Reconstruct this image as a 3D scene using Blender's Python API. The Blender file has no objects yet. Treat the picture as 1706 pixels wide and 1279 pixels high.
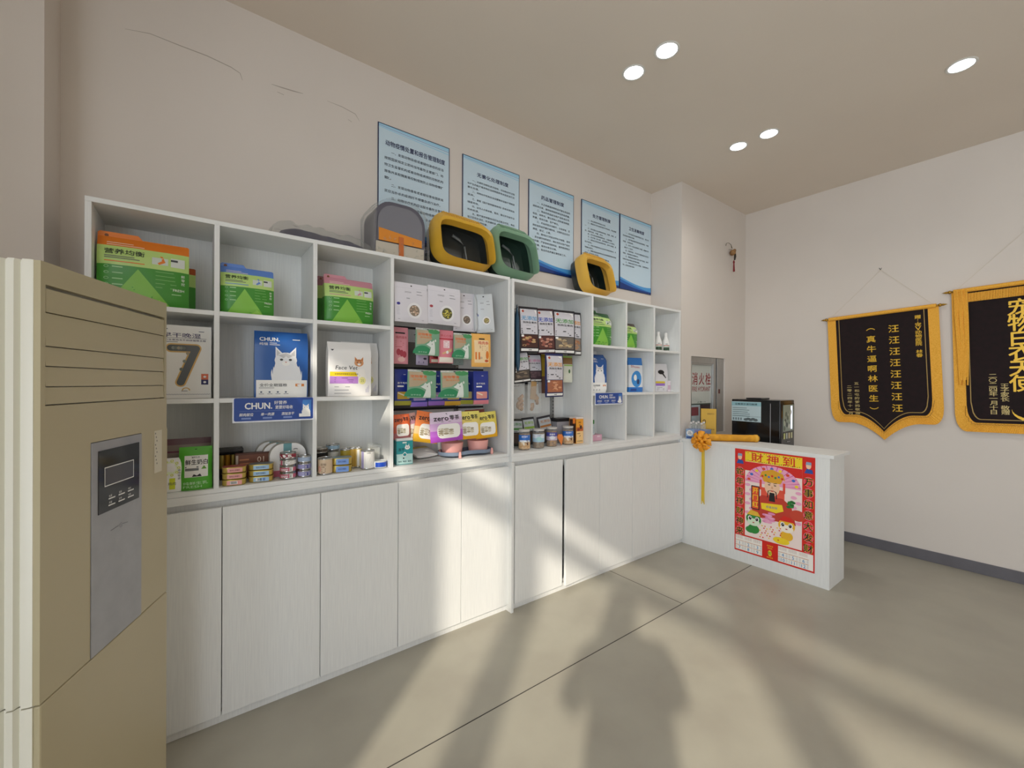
import bpy, math, random
from math import sin, cos, pi, radians, hypot, atan2, sqrt
from mathutils import Vector, Matrix, noise
from mathutils.geometry import tessellate_polygon
random.seed(7)
SC = bpy.context.scene
COL = SC.collection

# ------------------------------------------------------------ camera
FPX, CAMZ = 703.9, 1.4
PITCH, ROLL, YAW = radians(-0.112), radians(0.282), radians(53.021)
Fv = Vector((cos(YAW)*cos(PITCH), sin(YAW)*cos(PITCH), sin(PITCH)))
R0 = Vector((sin(YAW), -cos(YAW), 0)); U0 = R0.cross(Fv)
Rv = R0*cos(ROLL)+U0*sin(ROLL); Uv = -R0*sin(ROLL)+U0*cos(ROLL)
cam = bpy.data.cameras.new('camera'); cam.sensor_width = 36; cam.sensor_fit = 'HORIZONTAL'
cam.lens = FPX/1706*36; cam.clip_start = .02
co = bpy.data.objects.new('camera', cam); COL.objects.link(co)
mw = Matrix((Rv, Uv, -Fv)).transposed().to_4x4(); mw.translation = Vector((0, 0, CAMZ))
co.matrix_world = mw
SC.camera = co
def ray(u, v): return Fv + Rv*((u-853)/FPX) + Uv*((639.5-v)/FPX)
def _p(ax, val, u, v):
    d = ray(u, v); c = Vector((0, 0, CAMZ)); return c + d*((val-c[ax])/d[ax])
def PX(u, v, X): return _p(0, X, u, v)      # point of the plane x = X seen at (u, v)
def PY(u, v, Y): return _p(1, Y, u, v)
def PZ(u, v, Z=0.): return _p(2, Z, u, v)

# ------------------------------------------------------------ world, sun, exposure
SC.view_settings.view_transform = 'Standard'; SC.view_settings.look = 'None'
SC.view_settings.gamma = 1; SC.view_settings.use_curve_mapping = False
SC.view_settings.exposure = 0.0
W = bpy.data.worlds.new('sky'); SC.world = W; W.use_nodes = True
bg = W.node_tree.nodes['Background']; bg.inputs[0].default_value = (.87, .935, 1, 1); bg.inputs[1].default_value = 5.3
AZ, EL = radians(39.9), radians(28)
sl = bpy.data.lights.new('sun', 'SUN'); sl.energy = 3.5; sl.angle = radians(1.6); sl.color = (1, .91, .76)
so = bpy.data.objects.new('sun', sl); COL.objects.link(so)
so.rotation_euler = Vector((cos(AZ)*cos(EL), sin(AZ)*cos(EL), -sin(EL))).to_track_quat('-Z', 'Y').to_euler()
XW, CEIL, XR, YB, YF = -1.2, 3.2, 4.68, 2.415, -4.3
pl = bpy.data.lights.new('daylight_portal', 'AREA'); pl.shape = 'RECTANGLE'; pl.size = 4.2; pl.size_y = 2.9
po = bpy.data.objects.new('daylight_portal', pl); COL.objects.link(po)
po.location = (XW-.12, -1.85, 1.45); po.rotation_euler = (pi/2, 0, -pi/2)
pl.cycles.is_portal = True
SC.cycles.max_bounces = 8; SC.cycles.diffuse_bounces = 6; SC.cycles.sample_clamp_indirect = 4

# ------------------------------------------------------------ materials
_M = {}
def lin(c): return tuple((x/12.92 if x <= .04045 else ((x+.055)/1.055)**2.4) for x in c)
def hexc(h): h = h.lstrip('#'); return lin([int(h[i:i+2], 16)/255 for i in (0, 2, 4)])
def c(h, r=.5, m=0., coat=0.):
    k = (h, r, m, coat)
    if k in _M: return _M[k]
    M = bpy.data.materials.new('paint_'+h.lstrip('#')); M.use_nodes = True
    b = M.node_tree.nodes['Principled BSDF']
    b.inputs['Base Color'].default_value = (*hexc(h), 1); b.inputs['Roughness'].default_value = r
    b.inputs['Metallic'].default_value = m; b.inputs['Coat Weight'].default_value = coat
    _M[k] = M; return M
def special(name, base, rough=.5, var=None, scale=(1, 1, 1), nscale=5., bump=0., bdist=.002, detail=4, coat=0., metal=0.):
    M = bpy.data.materials.new(name); M.use_nodes = True; nt = M.node_tree; b = nt.nodes['Principled BSDF']
    tc = nt.nodes.new('ShaderNodeTexCoord'); mp = nt.nodes.new('ShaderNodeMapping'); mp.inputs['Scale'].default_value = scale
    nt.links.new(tc.outputs['Object'], mp.inputs[0])
    nz = nt.nodes.new('ShaderNodeTexNoise'); nz.inputs['Scale'].default_value = nscale; nz.inputs['Detail'].default_value = detail
    nt.links.new(mp.outputs[0], nz.inputs['Vector'])
    rp = nt.nodes.new('ShaderNodeValToRGB'); rp.color_ramp.elements[0].position = .35; rp.color_ramp.elements[1].position = .65
    rp.color_ramp.elements[0].color = (*hexc(base), 1); rp.color_ramp.elements[1].color = (*hexc(var or base), 1)
    nt.links.new(nz.outputs[0], rp.inputs[0]); nt.links.new(rp.outputs[0], b.inputs['Base Color'])
    b.inputs['Roughness'].default_value = rough; b.inputs['Coat Weight'].default_value = coat; b.inputs['Metallic'].default_value = metal
    if bump:
        bp = nt.nodes.new('ShaderNodeBump'); bp.inputs['Strength'].default_value = bump; bp.inputs['Distance'].default_value = bdist
        nt.links.new(nz.outputs[0], bp.inputs['Height']); nt.links.new(bp.outputs[0], b.inputs['Normal'])
    return M
WALL = special('wall_paint', '#d6cec6', .85, '#dad2ca', nscale=1.3, bump=.05)
CEILM = special('ceiling_paint', '#dbd0c3', .9, '#dfd4c7', nscale=1.1)
FLOOR = special('floor_concrete', '#a09b8e', .40, '#a9a597', nscale=3.2, detail=8, coat=.12)
WOOD = special('white_laminate', '#e0e1e0', .5, '#e7e8e6', scale=(40, 40, 1.2), nscale=6, bump=.18, bdist=.0008)
WOODH = special('white_laminate_edge', '#e0e1e0', .5, '#e7e8e6', scale=(1.2, 40, 40), nscale=6, bump=.15, bdist=.0008)
ACB = special('beige_enamel', '#b5aa8a', .38, '#b9ae8f', nscale=2)
ACS = special('cream_enamel', '#e2dfd0', .35, '#e5e2d4', nscale=2)
METAL = special('brushed_aluminium', '#b9b9b6', .28, '#a9a9a8', scale=(30, 30, 1), nscale=8, metal=1.)
GREYM = special('silver_plastic', '#9f9fa2', .4, '#a8a8ab', nscale=14, metal=.35)
VELVET = special('maroon_velvet', '#120406', .9, '#1b070b', nscale=30)
GOLD = special('gold_fringe', '#f4b84a', .85, '#e2a02c', scale=(1, 1, 1), nscale=180, bump=.5)
def clear(name, col='#ffffff', a=.75, rough=.08):
    M = bpy.data.materials.new(name); M.use_nodes = True; nt = M.node_tree; nt.nodes.clear()
    o = nt.nodes.new('ShaderNodeOutputMaterial'); mx = nt.nodes.new('ShaderNodeMixShader'); t = nt.nodes.new('ShaderNodeBsdfTransparent')
    g = nt.nodes.new('ShaderNodeBsdfPrincipled'); g.inputs['Base Color'].default_value = (*hexc(col), 1); g.inputs['Roughness'].default_value = rough
    g.inputs['Specular IOR Level'].default_value = .8
    t.inputs[0].default_value = (*hexc('#f4f6f6'), 1)
    mx.inputs[0].default_value = 1-a
    nt.links.new(t.outputs[0], mx.inputs[1]); nt.links.new(g.outputs[0], mx.inputs[2]); nt.links.new(mx.outputs[0], o.inputs[0]); return M
CLEAR = clear('clear_plastic', '#ffffff', .8); FILM = clear('clear_film', '#e6e2dc', .88, .08); SMOKE = clear('smoky_plastic', '#8d8d96', .35, .12)
def glow(h, s):
    M = bpy.data.materials.new('glow'); M.use_nodes = True; b = M.node_tree.nodes['Principled BSDF']
    b.inputs['Emission Color'].default_value = (*hexc(h), 1); b.inputs['Emission Strength'].default_value = s
    b.inputs['Base Color'].default_value = (*hexc(h), 1); return M
LED = glow('#f2f8ff', 14)
WHT, BLK = c('#f2f1ee', .5), c('#17171a', .45)

# ------------------------------------------------------------ mesh builder
def sub_tris(tris, e):
    out = []; st = [(t, 0) for t in tris]
    while st:
        (a, b, d), k = st.pop()
        if k > 12: out.append((a, b, d)); continue
        def L(p, q): return (p[0]-q[0])**2+(p[1]-q[1])**2 > e*e
        def m(p, q): return ((p[0]+q[0])/2, (p[1]+q[1])/2)
        s = [L(a, b), L(b, d), L(d, a)]; n = sum(s)
        if n == 0: out.append((a, b, d)); continue
        if n == 3:
            x, y, z = m(a, b), m(b, d), m(d, a); st += [((a, x, z), k+1), ((x, b, y), k+1), ((z, y, d), k+1), ((x, y, z), k+1)]; continue
        while not s[0] or (n == 2 and s[2]): a, b, d = b, d, a; s = s[1:]+s[:1]
        x = m(a, b)
        if n == 1: st += [((a, x, d), k+1), ((x, b, d), k+1)]
        else:
            y = m(b, d); st += [((x, b, y), k+1), ((a, x, y), k+1), ((a, y, d), k+1)]
    return out
_TX = {}
def text_mesh(s, bold):
    k = (s, bold)
    if k not in _TX:
        cu = bpy.data.curves.new('t', 'FONT'); cu.body = s; cu.size = 1; cu.resolution_u = 2; cu.offset = bold
        ob = bpy.data.objects.new('t', cu); me = bpy.data.meshes.new_from_object(ob)
        _TX[k] = ([tuple(v.co[:2]) for v in me.vertices], [tuple(p.vertices) for p in me.polygons])
        bpy.data.objects.remove(ob); bpy.data.curves.remove(cu); bpy.data.meshes.remove(me)
    return _TX[k]
class G:
    def __init__(s): s.v = []; s.f = []; s.mi = []; s.m = []; s.xf = None; s.k = 0
    def up(s, y): s.k += 1; return y-4e-6*s.k      # each print lies a hair above the one before
    def add(s, vs, fs, mat):
        if mat not in s.m: s.m.append(mat)
        k = s.m.index(mat); n = len(s.v)
        s.v += [s.xf(*p) if s.xf else tuple(p) for p in vs]
        for f in fs: s.f.append([i+n for i in f]); s.mi.append(k)
    def box(s, x0, y0, z0, x1, y1, z1, mat):
        s.add([(x, y, z) for x in (x0, x1) for y in (y0, y1) for z in (z0, z1)],
              [(0, 1, 3, 2), (4, 6, 7, 5), (0, 4, 5, 1), (2, 3, 7, 6), (0, 2, 6, 4), (1, 5, 7, 3)], mat); return s
    def flat(s, poly, mat, y=0., e=None):
        y = s.up(y)
        tr = tessellate_polygon([[Vector((p[0], p[1], 0)) for p in poly]])
        if e:
            T = sub_tris([tuple((poly[i][0], poly[i][1]) for i in t) for t in tr], e); idx = {}; vs = []; fs = []
            for t in T:
                q = []
                for p in t:
                    kk = (round(p[0], 6), round(p[1], 6))
                    if kk not in idx: idx[kk] = len(vs); vs.append((p[0], y, p[1]))
                    q.append(idx[kk])
                fs.append(q)
            s.add(vs, fs, mat)
        else: s.add([(p[0], y, p[1]) for p in poly], [t for t in tr], mat)
        return s
    def rect(s, x0, z0, x1, z1, mat, y=0., e=None):
        if e: return s.flat([(x0, z0), (x1, z0), (x1, z1), (x0, z1)], mat, y, e)
        y = s.up(y)
        s.add([(x0, y, z0), (x1, y, z0), (x1, y, z1), (x0, y, z1)], [(0, 1, 2, 3)], mat); return s
    def ell(s, cx, cz, rx, rz, mat, y=0., n=20, a0=0, a1=2*pi, e=None):
        p = [(cx+rx*cos(a0+(a1-a0)*i/n), cz+rz*sin(a0+(a1-a0)*i/n)) for i in range(n+(0 if a1-a0 > 6.2 else 1))]
        return s.flat(p, mat, y, e)
    def rrect(s, x0, z0, x1, z1, r, mat, y=0., e=None):
        p = []
        for cx, cz, a in ((x1-r, z1-r, 0), (x0+r, z1-r, 90), (x0+r, z0+r, 180), (x1-r, z0+r, 270)):
            p += [(cx+r*cos(radians(a+t)), cz+r*sin(radians(a+t))) for t in (0, 30, 60, 90)]
        return s.flat(p, mat, y, e)
    def txt(s, t, x, z, h, mat, y=-.001, al='C', sx=1., bold=0., rot=0., sh=0., fit=None):
        vs, fs = text_mesh(t, 0)
        if not vs: return s
        y = s.up(y)
        a, b = min(p[0] for p in vs), max(p[0] for p in vs)
        cjk = ord(t[0]) > 0x2000
        sc = h/(.92 if cjk else .72); lo = -.08*sc if cjk else 0
        if fit: sx = fit/((b-a)*sc)
        ox = {'C': -(a+b)/2, 'L': -a, 'R': -b}[al]
        cr, sr = cos(rot), sin(rot); out = []
        for p in vs:
            X = (p[0]+ox)*sc*sx + p[1]*sc*sh; Z = p[1]*sc-lo-h/2
            out.append((x+X*cr-Z*sr, y, z+X*sr+Z*cr))
        if bold > 0:
            d = bold*sc*.45; n = len(out); ks = [(-d, 0), (d, 0), (0, d), (0, -d)]
            allv = []; allf = []
            for q, (dx, dz) in enumerate(ks): allv += [(p[0]+dx, p[1]-.00002*q, p[2]+dz) for p in out]; allf += [tuple(i+n*q for i in f) for f in fs]
            s.add(allv, allf, mat); return s
        s.add(out, fs, mat); return s
    def col(s, t, x, z, h, step, mat, y=-.001, sx=1., bold=0.):   # characters one under another
        for i, ch in enumerate(t):
            if ch != ' ': s.txt(ch, x, z-i*step, h, mat, y, sx=sx, bold=bold)
        return s
    def prism(s, poly, y0, y1, mat, side=None):
        tr = tessellate_polygon([[Vector((p[0], p[1], 0)) for p in poly]]); n = len(poly)
        s.add([(p[0], y0, p[1]) for p in poly], tr, mat); s.add([(p[0], y1, p[1]) for p in poly], [t[::-1] for t in tr], mat)
        s.add([(p[0], y0, p[1]) for p in poly]+[(p[0], y1, p[1]) for p in poly], [(i, (i+1) % n, n+(i+1) % n, n+i) for i in range(n)], side or mat); return s
    def lathe(s, prof, mat, cx=0, cy=0, n=28):
        vs = [(cx+r*cos(2*pi*j/n), cy+r*sin(2*pi*j/n), z) for r, z in prof for j in range(n)]
        fs = [(i*n+j, i*n+(j+1) % n, (i+1)*n+(j+1) % n, (i+1)*n+j) for i in range(len(prof)-1) for j in range(n)]
        if prof[0][0] > 1e-4: fs.append(list(range(n))[::-1])
        if prof[-1][0] > 1e-4: fs.append([(len(prof)-1)*n+j for j in range(n)])
        s.add(vs, fs, mat); return s
    def tube(s, pts, r, mat, n=8):
        P = [Vector(p) for p in pts]; rings = []
        for i, p in enumerate(P):
            t = (P[min(i+1, len(P)-1)]-P[max(i-1, 0)]).normalized(); a = t.orthogonal().normalized()
            if abs(t.z) < .9: a = Vector((0, 0, 1)).cross(t).normalized()
            b = t.cross(a); rr = r[i] if isinstance(r, (list, tuple)) else r
            rings += [tuple(p+a*rr*cos(2*pi*j/n)+b*rr*sin(2*pi*j/n)) for j in range(n)]
        m = len(P); fs = [(i*n+j, i*n+(j+1) % n, (i+1)*n+(j+1) % n, (i+1)*n+j) for i in range(m-1) for j in range(n)]
        fs += [list(range(n))[::-1], [(m-1)*n+j for j in range(n)]]
        s.add(rings, fs, mat); return s
    def loft(s, rings, mat, caps=(True, True)):
        n = len(rings[0]); m = len(rings); vs = [p for r in rings for p in r]
        fs = [(i*n+j, i*n+(j+1) % n, (i+1)*n+(j+1) % n, (i+1)*n+j) for i in range(m-1) for j in range(n)]
        if caps[0]: fs.append(list(range(n))[::-1])
        if caps[1]: fs.append([(m-1)*n+j for j in range(n)])
        s.add(vs, fs, mat); return s
    def obj(s, name, parent=None, bevel=0, smooth=0, label=None, sub=0):
        me = bpy.data.meshes.new(name); me.from_pydata(s.v, [], s.f)
        for m in s.m: me.materials.append(m)
        me.polygons.foreach_set('material_index', s.mi); me.update()
        if smooth: me.polygons.foreach_set('use_smooth', [True]*len(me.polygons)); me.set_sharp_from_angle(angle=radians(smooth))
        o = bpy.data.objects.new(name, me); COL.objects.link(o)
        if parent: o.parent = parent
        if bevel:
            b = o.modifiers.new('bevel', 'BEVEL'); b.width = bevel; b.segments = 2; b.limit_method = 'ANGLE'; b.angle_limit = radians(50)
        if sub: q = o.modifiers.new('sub', 'SUBSURF'); q.levels = sub; q.render_levels = sub
        if label: o['label'] = label
        return o
def tag(o, label, cat, group=None, kind=None):
    if label: o['label'] = label
    if cat: o['category'] = cat
    if group: o['group'] = group
    if kind: o['kind'] = kind
    return o
def thing(name, label, cat, loc=(0, 0, 0), rz=0., group=None, rx=0., ry=0.):
    o = bpy.data.objects.new(name, None); COL.objects.link(o); o.empty_display_size = .05
    o.location = loc; o.rotation_euler = (rx, ry, rz); return tag(o, label, cat, group)
def place(o, loc, rz=0., rx=0., ry=0.): o.location = loc; o.rotation_euler = (rx, ry, rz); return o
def struct(o): o['kind'] = 'structure'; return o
def copy_tree(o, label=None, loc=None, rz=None, parent=None):
    n = o.copy(); COL.objects.link(n); n.parent = parent
    if label: n['label'] = label
    if loc is not None: n.location = loc
    if rz is not None: n.rotation_euler = (n.rotation_euler[0], n.rotation_euler[1], rz)
    for ch in list(o.children): copy_tree(ch, parent=n)
    return n

# ------------------------------------------------------------ the room
g = G().box(XW-.3, YF-.2, -.12, XR+.2, YB+.3, 0, FLOOR)
GR = c('#3b3833', .8)
g.box(.2-.4, 1.492-.0022, -.001, 4.6, 1.492+.0022, .0006, GR).box(2.491-.002, 1.492, -.001, 2.491+.002, 2.1, .0006, GR)
struct(g.obj('floor'))
LPOS = [(2.025, 1.535), (2.032, 1.325), (3.281, 1.53), (3.289, 1.32), (3.44, .385)]
struct(G().box(XW-.3, YF-.2, CEIL, XR+.2, YB+.3, CEIL+.12, CEILM).obj('ceiling'))
XL, YL, YC = -.4245, 2.187, 2.10      # left pilaster edge and face, right pilaster face
HX0, HX1, HZ0, HZ1 = 3.628, 4.252, .93, 1.656
g = G().box(XW-.3, YB, 0, XR+.2, YB+.15, CEIL, WALL).box(XW-.3, YL, 0, XL, YB, CEIL, WALL)
XCB = 3.462
g.box(XCB, YC, 0, HX0, YB, CEIL, WALL).box(HX1, YC, 0, XR, YB, CEIL, WALL).box(HX0, YC, 0, HX1, YB, HZ0, WALL).box(HX0, YC, HZ1, HX1, YB, CEIL, WALL)
SCF = c('#aaa197', .9)
def scuff(pts, w):     # rubbed pencil-like marks left on the plaster
    P = [PY(u, v, YB-.0006) for u, v in pts]
    for i in range(len(P)-1):
        a, b = P[i], P[i+1]; t = (b-a).normalized(); n = Vector((-t.z, 0, t.x))
        w0, w1 = w*(.3+.7*sin(pi*i/(len(P)-1))), w*(.3+.7*sin(pi*(i+1)/(len(P)-1)))
        g.add([a-n*w0, b-n*w1, b+n*w1, a+n*w0], [(0, 1, 2, 3)], SCF)
scuff([(208, 48), (250, 56), (300, 76), (345, 93), (385, 112), (400, 122), (404, 134)], .0022)
scuff([(452, 140), (470, 146), (490, 152), (505, 156)], .003); scuff([(462, 153), (473, 158)], .004)
scuff([(545, 168), (570, 178), (592, 190), (599, 202)], .002); scuff([(580, 199), (586, 203)], .004)
struct(g.obj('wall_back'))
struct(G().box(XR, YF-.2, 0, XR+.15, YB+.3, CEIL, WALL).obj('wall_right'))
struct(G().box(XW-.3, YF-.15, 0, XR, YF, CEIL, WALL).obj('wall_front'))
# glazed front of the shop on the left: solid wall beside the pilaster, frames with open view to the street
g = G().box(XW-.25, .225, 0, XW, YL+.3, 2.33, WALL).box(XW-.25, .9, 2.33, XW, YL+.3, CEIL, WALL)
g.box(XW-.25, YF, 2.86, XW, 1., CEIL, WALL).box(XW-.25, YF, 0, XW, YF+.3, CEIL, WALL)
struct(g.obj('wall_left'))
FR = c('#54565a', .4, .6)
g = G().box(XW-.12, YF+.3, 2.49, XW, .9, 2.60, FR).box(XW-.12, .15, 0, XW-.02, .225, 2.5, FR)
for y0, y1 in ((-.44, -.305), (-2.21, -2.0)): g.box(XW-.12, y0, 0, XW, y1, 2.86, FR)
struct(g.obj('window_1'))
BB = special('grey_skirting', '#66646a', .5, '#5f5d62', nscale=6)
struct(G().box(XR-.012, YF, 0, XR, YC, .085, BB).obj('baseboard_right', bevel=.002))
struct(G().box(3.78, YC-.012, 0, XR-.012, YC, .085, BB).obj('baseboard_back', bevel=.002))

LN = ['the left of the far pair over the shelves', 'the right of the pair above the shelves, nearest the camera', 'left one of the small pair near the far corner',
      'right one of the small pair near the far corner', 'single one alone at the right']
for i, ((x, y), nm) in enumerate(zip(LPOS, ['round white recessed downlight, bluish left one of the nearer ceiling pair', 'round white recessed downlight, right one of the nearer ceiling pair',
        'small round recessed downlight, left one of the farther ceiling pair', 'small round recessed downlight, right one of the farther ceiling pair', 'round white recessed downlight alone at the right of the ceiling'])):
    t = thing('recessed_downlight', nm, 'ceiling light', (x, y, CEIL), group='downlights in the ceiling')
    G().lathe([(.052, -.001), (.064, -.001), (.066, -.004), (.062, -.007), (.054, -.006), (.052, -.002)], c('#d8d6d0', .4)).obj('trim_ring', t, smooth=40)
    G().lathe([(.0001, -.004), (.053, -.004), (.053, -.0005)], LED).obj('diffuser', t, smooth=40)
    ld = bpy.data.lights.new('lamp_light', 'SPOT'); ld.energy = 14; ld.spot_size = radians(150); ld.spot_blend = 1; ld.color = (1, .97, .92); ld.shadow_soft_size = .05
    lo = bpy.data.objects.new('lamp_light', ld); COL.objects.link(lo); lo.location = (0, 0, -.02); lo.parent = t

# ------------------------------------------------------------ shelving units and base cabinets
TH = .018
def shelf_unit(name, label, x0, x1, yf, yb, ztop, zbot, divs, shelves, endl, endr):
    t = thing(name, label, 'shelving unit', ((x0+x1)/2, (yf+yb)/2, zbot)); ox, oy, oz = t.location
    def P(n, a, b, z0, z1, ya=yf, yb_=yb, m=WOOD):
        return G().box(a-ox, ya-oy, z0-oz, b-ox, yb_-oy, z1-oz, m).obj(n, t, bevel=.0008)
    P('top_panel', x0, x1, ztop-TH, ztop, m=WOODH); P('bottom_panel', x0, x1, zbot, zbot+TH, m=WOODH)
    P('side_panel', x0, x0+TH, zbot+TH, ztop-TH, yf-endl); P('side_panel', x1-TH, x1, zbot+TH, ztop-TH, yf-endr)
    P('back_panel', x0+TH, x1-TH, zbot+TH, ztop-TH, yb-.012, yb)
    xs = [x0+TH]+[v for d in divs for v in (d-TH/2, d+TH/2)]+[x1-TH]
    for d in divs: P('divider', d-TH/2, d+TH/2, zbot+TH, ztop-TH, yf, yb-.012)
    for k in range(len(xs)//2):
        for z in shelves.get(k, []): P('shelf', xs[2*k], xs[2*k+1], z-TH-.0008, z-.0008, yf+.001, yb-.012, WOODH)
    return t
S1, S2, S0 = 1.689, 1.332, .965
Y1, Y2 = 2.10, 2.08
shelf_unit('shelf_unit', 'long white open shelving unit beside the air conditioner, holding litter bags and cans', -.31, 1.562, Y1, 2.385, 2.056, S0-TH-.0008, [.074, .445, .811], {0: [S1, S2], 1: [S1, S2], 2: [S1, S2]}, 0, .006)
shelf_unit('shelf_unit', 'white open shelving unit next to the corner pilaster, with small square compartments', 1.564, 3.425, Y2, 2.385, 2.046, S0-TH-.0008, [2.289, 2.673, 3.035], {1: [S1-.005, S2], 2: [S1-.005, S2], 3: [S1-.005, S2]}, 0, 0)
def base_unit(label, x0, x1, yf, doors, panelr):
    t = thing('base_cabinet', label, 'cabinet', ((x0+x1)/2, 2.25, 0)); ox, oy, oz = t.location
    B = lambda n, a, b, c_, d, e, f, m=WOOD: G().box(a-ox, b-oy, c_, d-ox, e-oy, f, m).obj(n, t, bevel=.0008)
    B('worktop', x0, yf-.004, .914, x1, 2.385, .9455, WOODH)
    B('side_panel', x0, yf, 0, x0+TH, 2.385, .914); B('side_panel', x1-TH, yf-panelr, 0, x1, 2.385, .914)
    B('back_panel', x0+TH, 2.373, .03, x1-TH, 2.385, .914)
    B('plinth', x0+TH, yf+.002, 0, x1-TH, yf+.02, .045); B('bottom_panel', x0+TH, yf+.02, .045, x1-TH, 2.373, .063, WOODH)
    B('handle_rail', x0+TH, yf+.022, .84, x1-TH, yf+.04, .914)
    for i, (a, b, opn) in enumerate(doors):
        w = b-a-.003
        d = G().box(0, 0, 0, w, .018, .848, WOOD).obj('door', t, bevel=.001)
        d.location = (a+.0015-ox, yf-.0175-oy, .040)
        if opn: d.location = (a+.0015-ox+w, yf-.0175-oy, .040); d.data.transform(Matrix.Translation((-w, 0, 0))); d.rotation_euler = (0, 0, radians(opn))
        if i: B('partition', a-.009, yf+.021, .063, a+.009, 2.373, .84) if i % 2 == 0 else None
    return t
base_unit('white base cabinet with plain doors under the long shelving unit, nearest the air conditioner', -.31, 1.5625, Y1, [(-.31, .0935, 0), (.0935, .468, 0), (.468, .841, 0), (.841, 1.214, 0), (1.214, 1.562, 0)], .052)
base_unit('white base cabinet with one door ajar, standing against the reception counter', 1.564, 3.447, Y2, [(1.581, 1.985, 0), (1.995, 2.355, 3.2), (2.355, 2.735, 0), (2.735, 3.098, 0), (3.098, 3.447, 0)], 0)
g = G().box(0, 0, .0, .062, .03, .0016, BLK).box(.003, .003, .0016, .059, .03, .003, c('#c3d58a', .6))
tag(place(g.obj('paper_slip'), (PZ(964, 959).x, PZ(964, 959).y-.004, .0008), radians(-4)), 'small pale green paper slip on the floor under the door ajar', 'paper')

# ------------------------------------------------------------ reception counter with calendar poster
t = thing('reception_counter', 'low white laminate reception counter with a red calendar poster on its front', 'counter', (3.60, 1.53, 0))
B = lambda n, a, b, c_, d, e, f, m=WOOD: G().box(a-3.60, b-1.53, c_, d-3.60, e-1.53, f, m).obj(n, t, bevel=.001)
B('front_panel', 3.455, 1.010, 0, 3.473, 2.096, .897); B('end_panel', 3.455, .992, 0, 3.762, 1.010, .897)
B('back_panel', 3.744, 1.010, 0, 3.762, 2.09, .897); B('countertop', 3.4495, .968, .897, 3.79, 2.098, .9195, WOODH); B('shelf', 3.473, 1.010, .45, 3.744, 2.09, .468, WOODH)
CT = .9195
CZ0, CZ1, CY0, CW = .085, .890, 1.621, .545
R_, Y_, K_ = c('#d7261d', .35), c('#f6d62a', .4), BLK
p = thing('calendar_poster', 'red new year calendar poster with a bearded figure, stuck on the counter front', 'poster', (3.4548, CY0, CZ0), -pi/2)
H = CZ1-CZ0
g = G().box(0, -.0012, 0, CW, 0, H, R_); e0 = -.0016; e1 = -.0020; e2 = -.0024; e3 = -.0028; e4 = -.0032; e5 = -.0036
WH = c('#f7f2ea', .5); PK = c('#f0a8c8', .5); GN = c('#2f8a3b', .5); SK = c('#f3c9a8', .5)
g.rect(.078, .135, CW-.078, H-.075, c('#f6e3dd', .5), e0)
g.rect(.078, H-.09, CW-.078, H-.012, Y_, e1)
for i, ch in enumerate('財神到'): g.txt(ch, .165+.108*i, H-.052, .066, R_, e2, sx=1.25, bold=.035)
for i in range(26):
    g.ell(.085+.0146*i, H-.018-.004*(i % 3), .004, .003, (GN, R_, PK)[i % 3], e2, 8); g.ell(.085+.0146*i, H-.084+.003*(i % 2), .004, .003, (R_, GN, K_)[i % 3], e2, 8)
g.rect(.078, H-.16, CW-.078, H-.092, R_, e1)
FC = (.27, H-.245)     # fan behind the head
g.ell(FC[0], FC[1], .19, .145, PK, e2, 30, 0, pi)
for i in range(15):
    a = pi*(i+.5)/15; g.flat([(FC[0]+.19*cos(a-.02), FC[1]+.145*sin(a-.02)), (FC[0]+.19*cos(a+.02), FC[1]+.145*sin(a+.02)), (FC[0]+.06*cos(a), FC[1]+.05*sin(a))], c('#d763a4', .5), e3)
for i in range(9):
    a = pi*(i+.5)/9; g.ell(FC[0]+.165*cos(a), FC[1]+.122*sin(a), .012, .01, (Y_, c('#3f6fc4', .5), c('#e24a33', .5))[i % 3], e4, 12)
for k in range(7):
    g.ell(.098+.03*(k % 2), H-.27-.036*k, .02, .012, PK, e1, 14); g.ell(CW-.1-.03*(k % 2), H-.27-.036*k, .02, .012, PK, e1, 14)
g.rect(.195, H-.41, .355, H-.27, c('#e7573f', .5), e1)                         # robe and shoulders
g.flat([(.12, .30), (.43, .30), (.40, .43), (.345, .475), (.2, .475), (.15, .43)], c('#c43b2b', .5), e2)
g.ell(.272, H-.255, .052, .07, SK, e3, 26)
g.flat([(.215, H-.225), (.33, H-.225), (.345, H-.19), (.36, H-.2), (.345, H-.15), (.272, H-.125), (.2, H-.15), (.185, H-.2), (.2, H-.19)], c('#e0a327', .5), e4)
for k in range(7): g.ell(.205+.0225*k, H-.185+.01*(k % 2), .008, .008, (R_, GN, c('#3f6fc4', .5))[k % 3], e5, 10)
g.rect(.185, H-.29, .2, H-.215, c('#e24a33', .5), e4); g.rect(.345, H-.29, .36, H-.215, c('#e24a33', .5), e4)
for sx_ in (-1, 1):
    g.ell(.272+sx_*.02, H-.243, .009, .0035, K_, e4, 12); g.flat([(.272+sx_*.009, H-.233), (.272+sx_*.033, H-.226), (.272+sx_*.033, H-.222), (.272+sx_*.009, H-.229)], K_, e4)
    g.flat([(.272+sx_*.002, H-.279), (.272+sx_*.03, H-.29), (.272+sx_*.034, H-.34), (.272+sx_*.028, H-.34), (.272+sx_*.024, H-.294)], K_, e4)
g.flat([(.268, H-.252), (.277, H-.252), (.281, H-.27), (.264, H-.27)], c('#e0a883', .5), e4); g.ell(.272, H-.287, .012, .004, c('#c4362c', .5), e4, 12)
g.flat([(.255, H-.3), (.289, H-.3), (.293, H-.365), (.251, H-.365)], K_, e4)
g.flat([(.195, H-.39), (.34, H-.375), (.35, H-.42), (.30, H-.445), (.2, H-.435)], Y_, e4); g.txt('恭喜发财', .27, H-.41, .018, c('#3b62b0', .5), e5, rot=.05)
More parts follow.
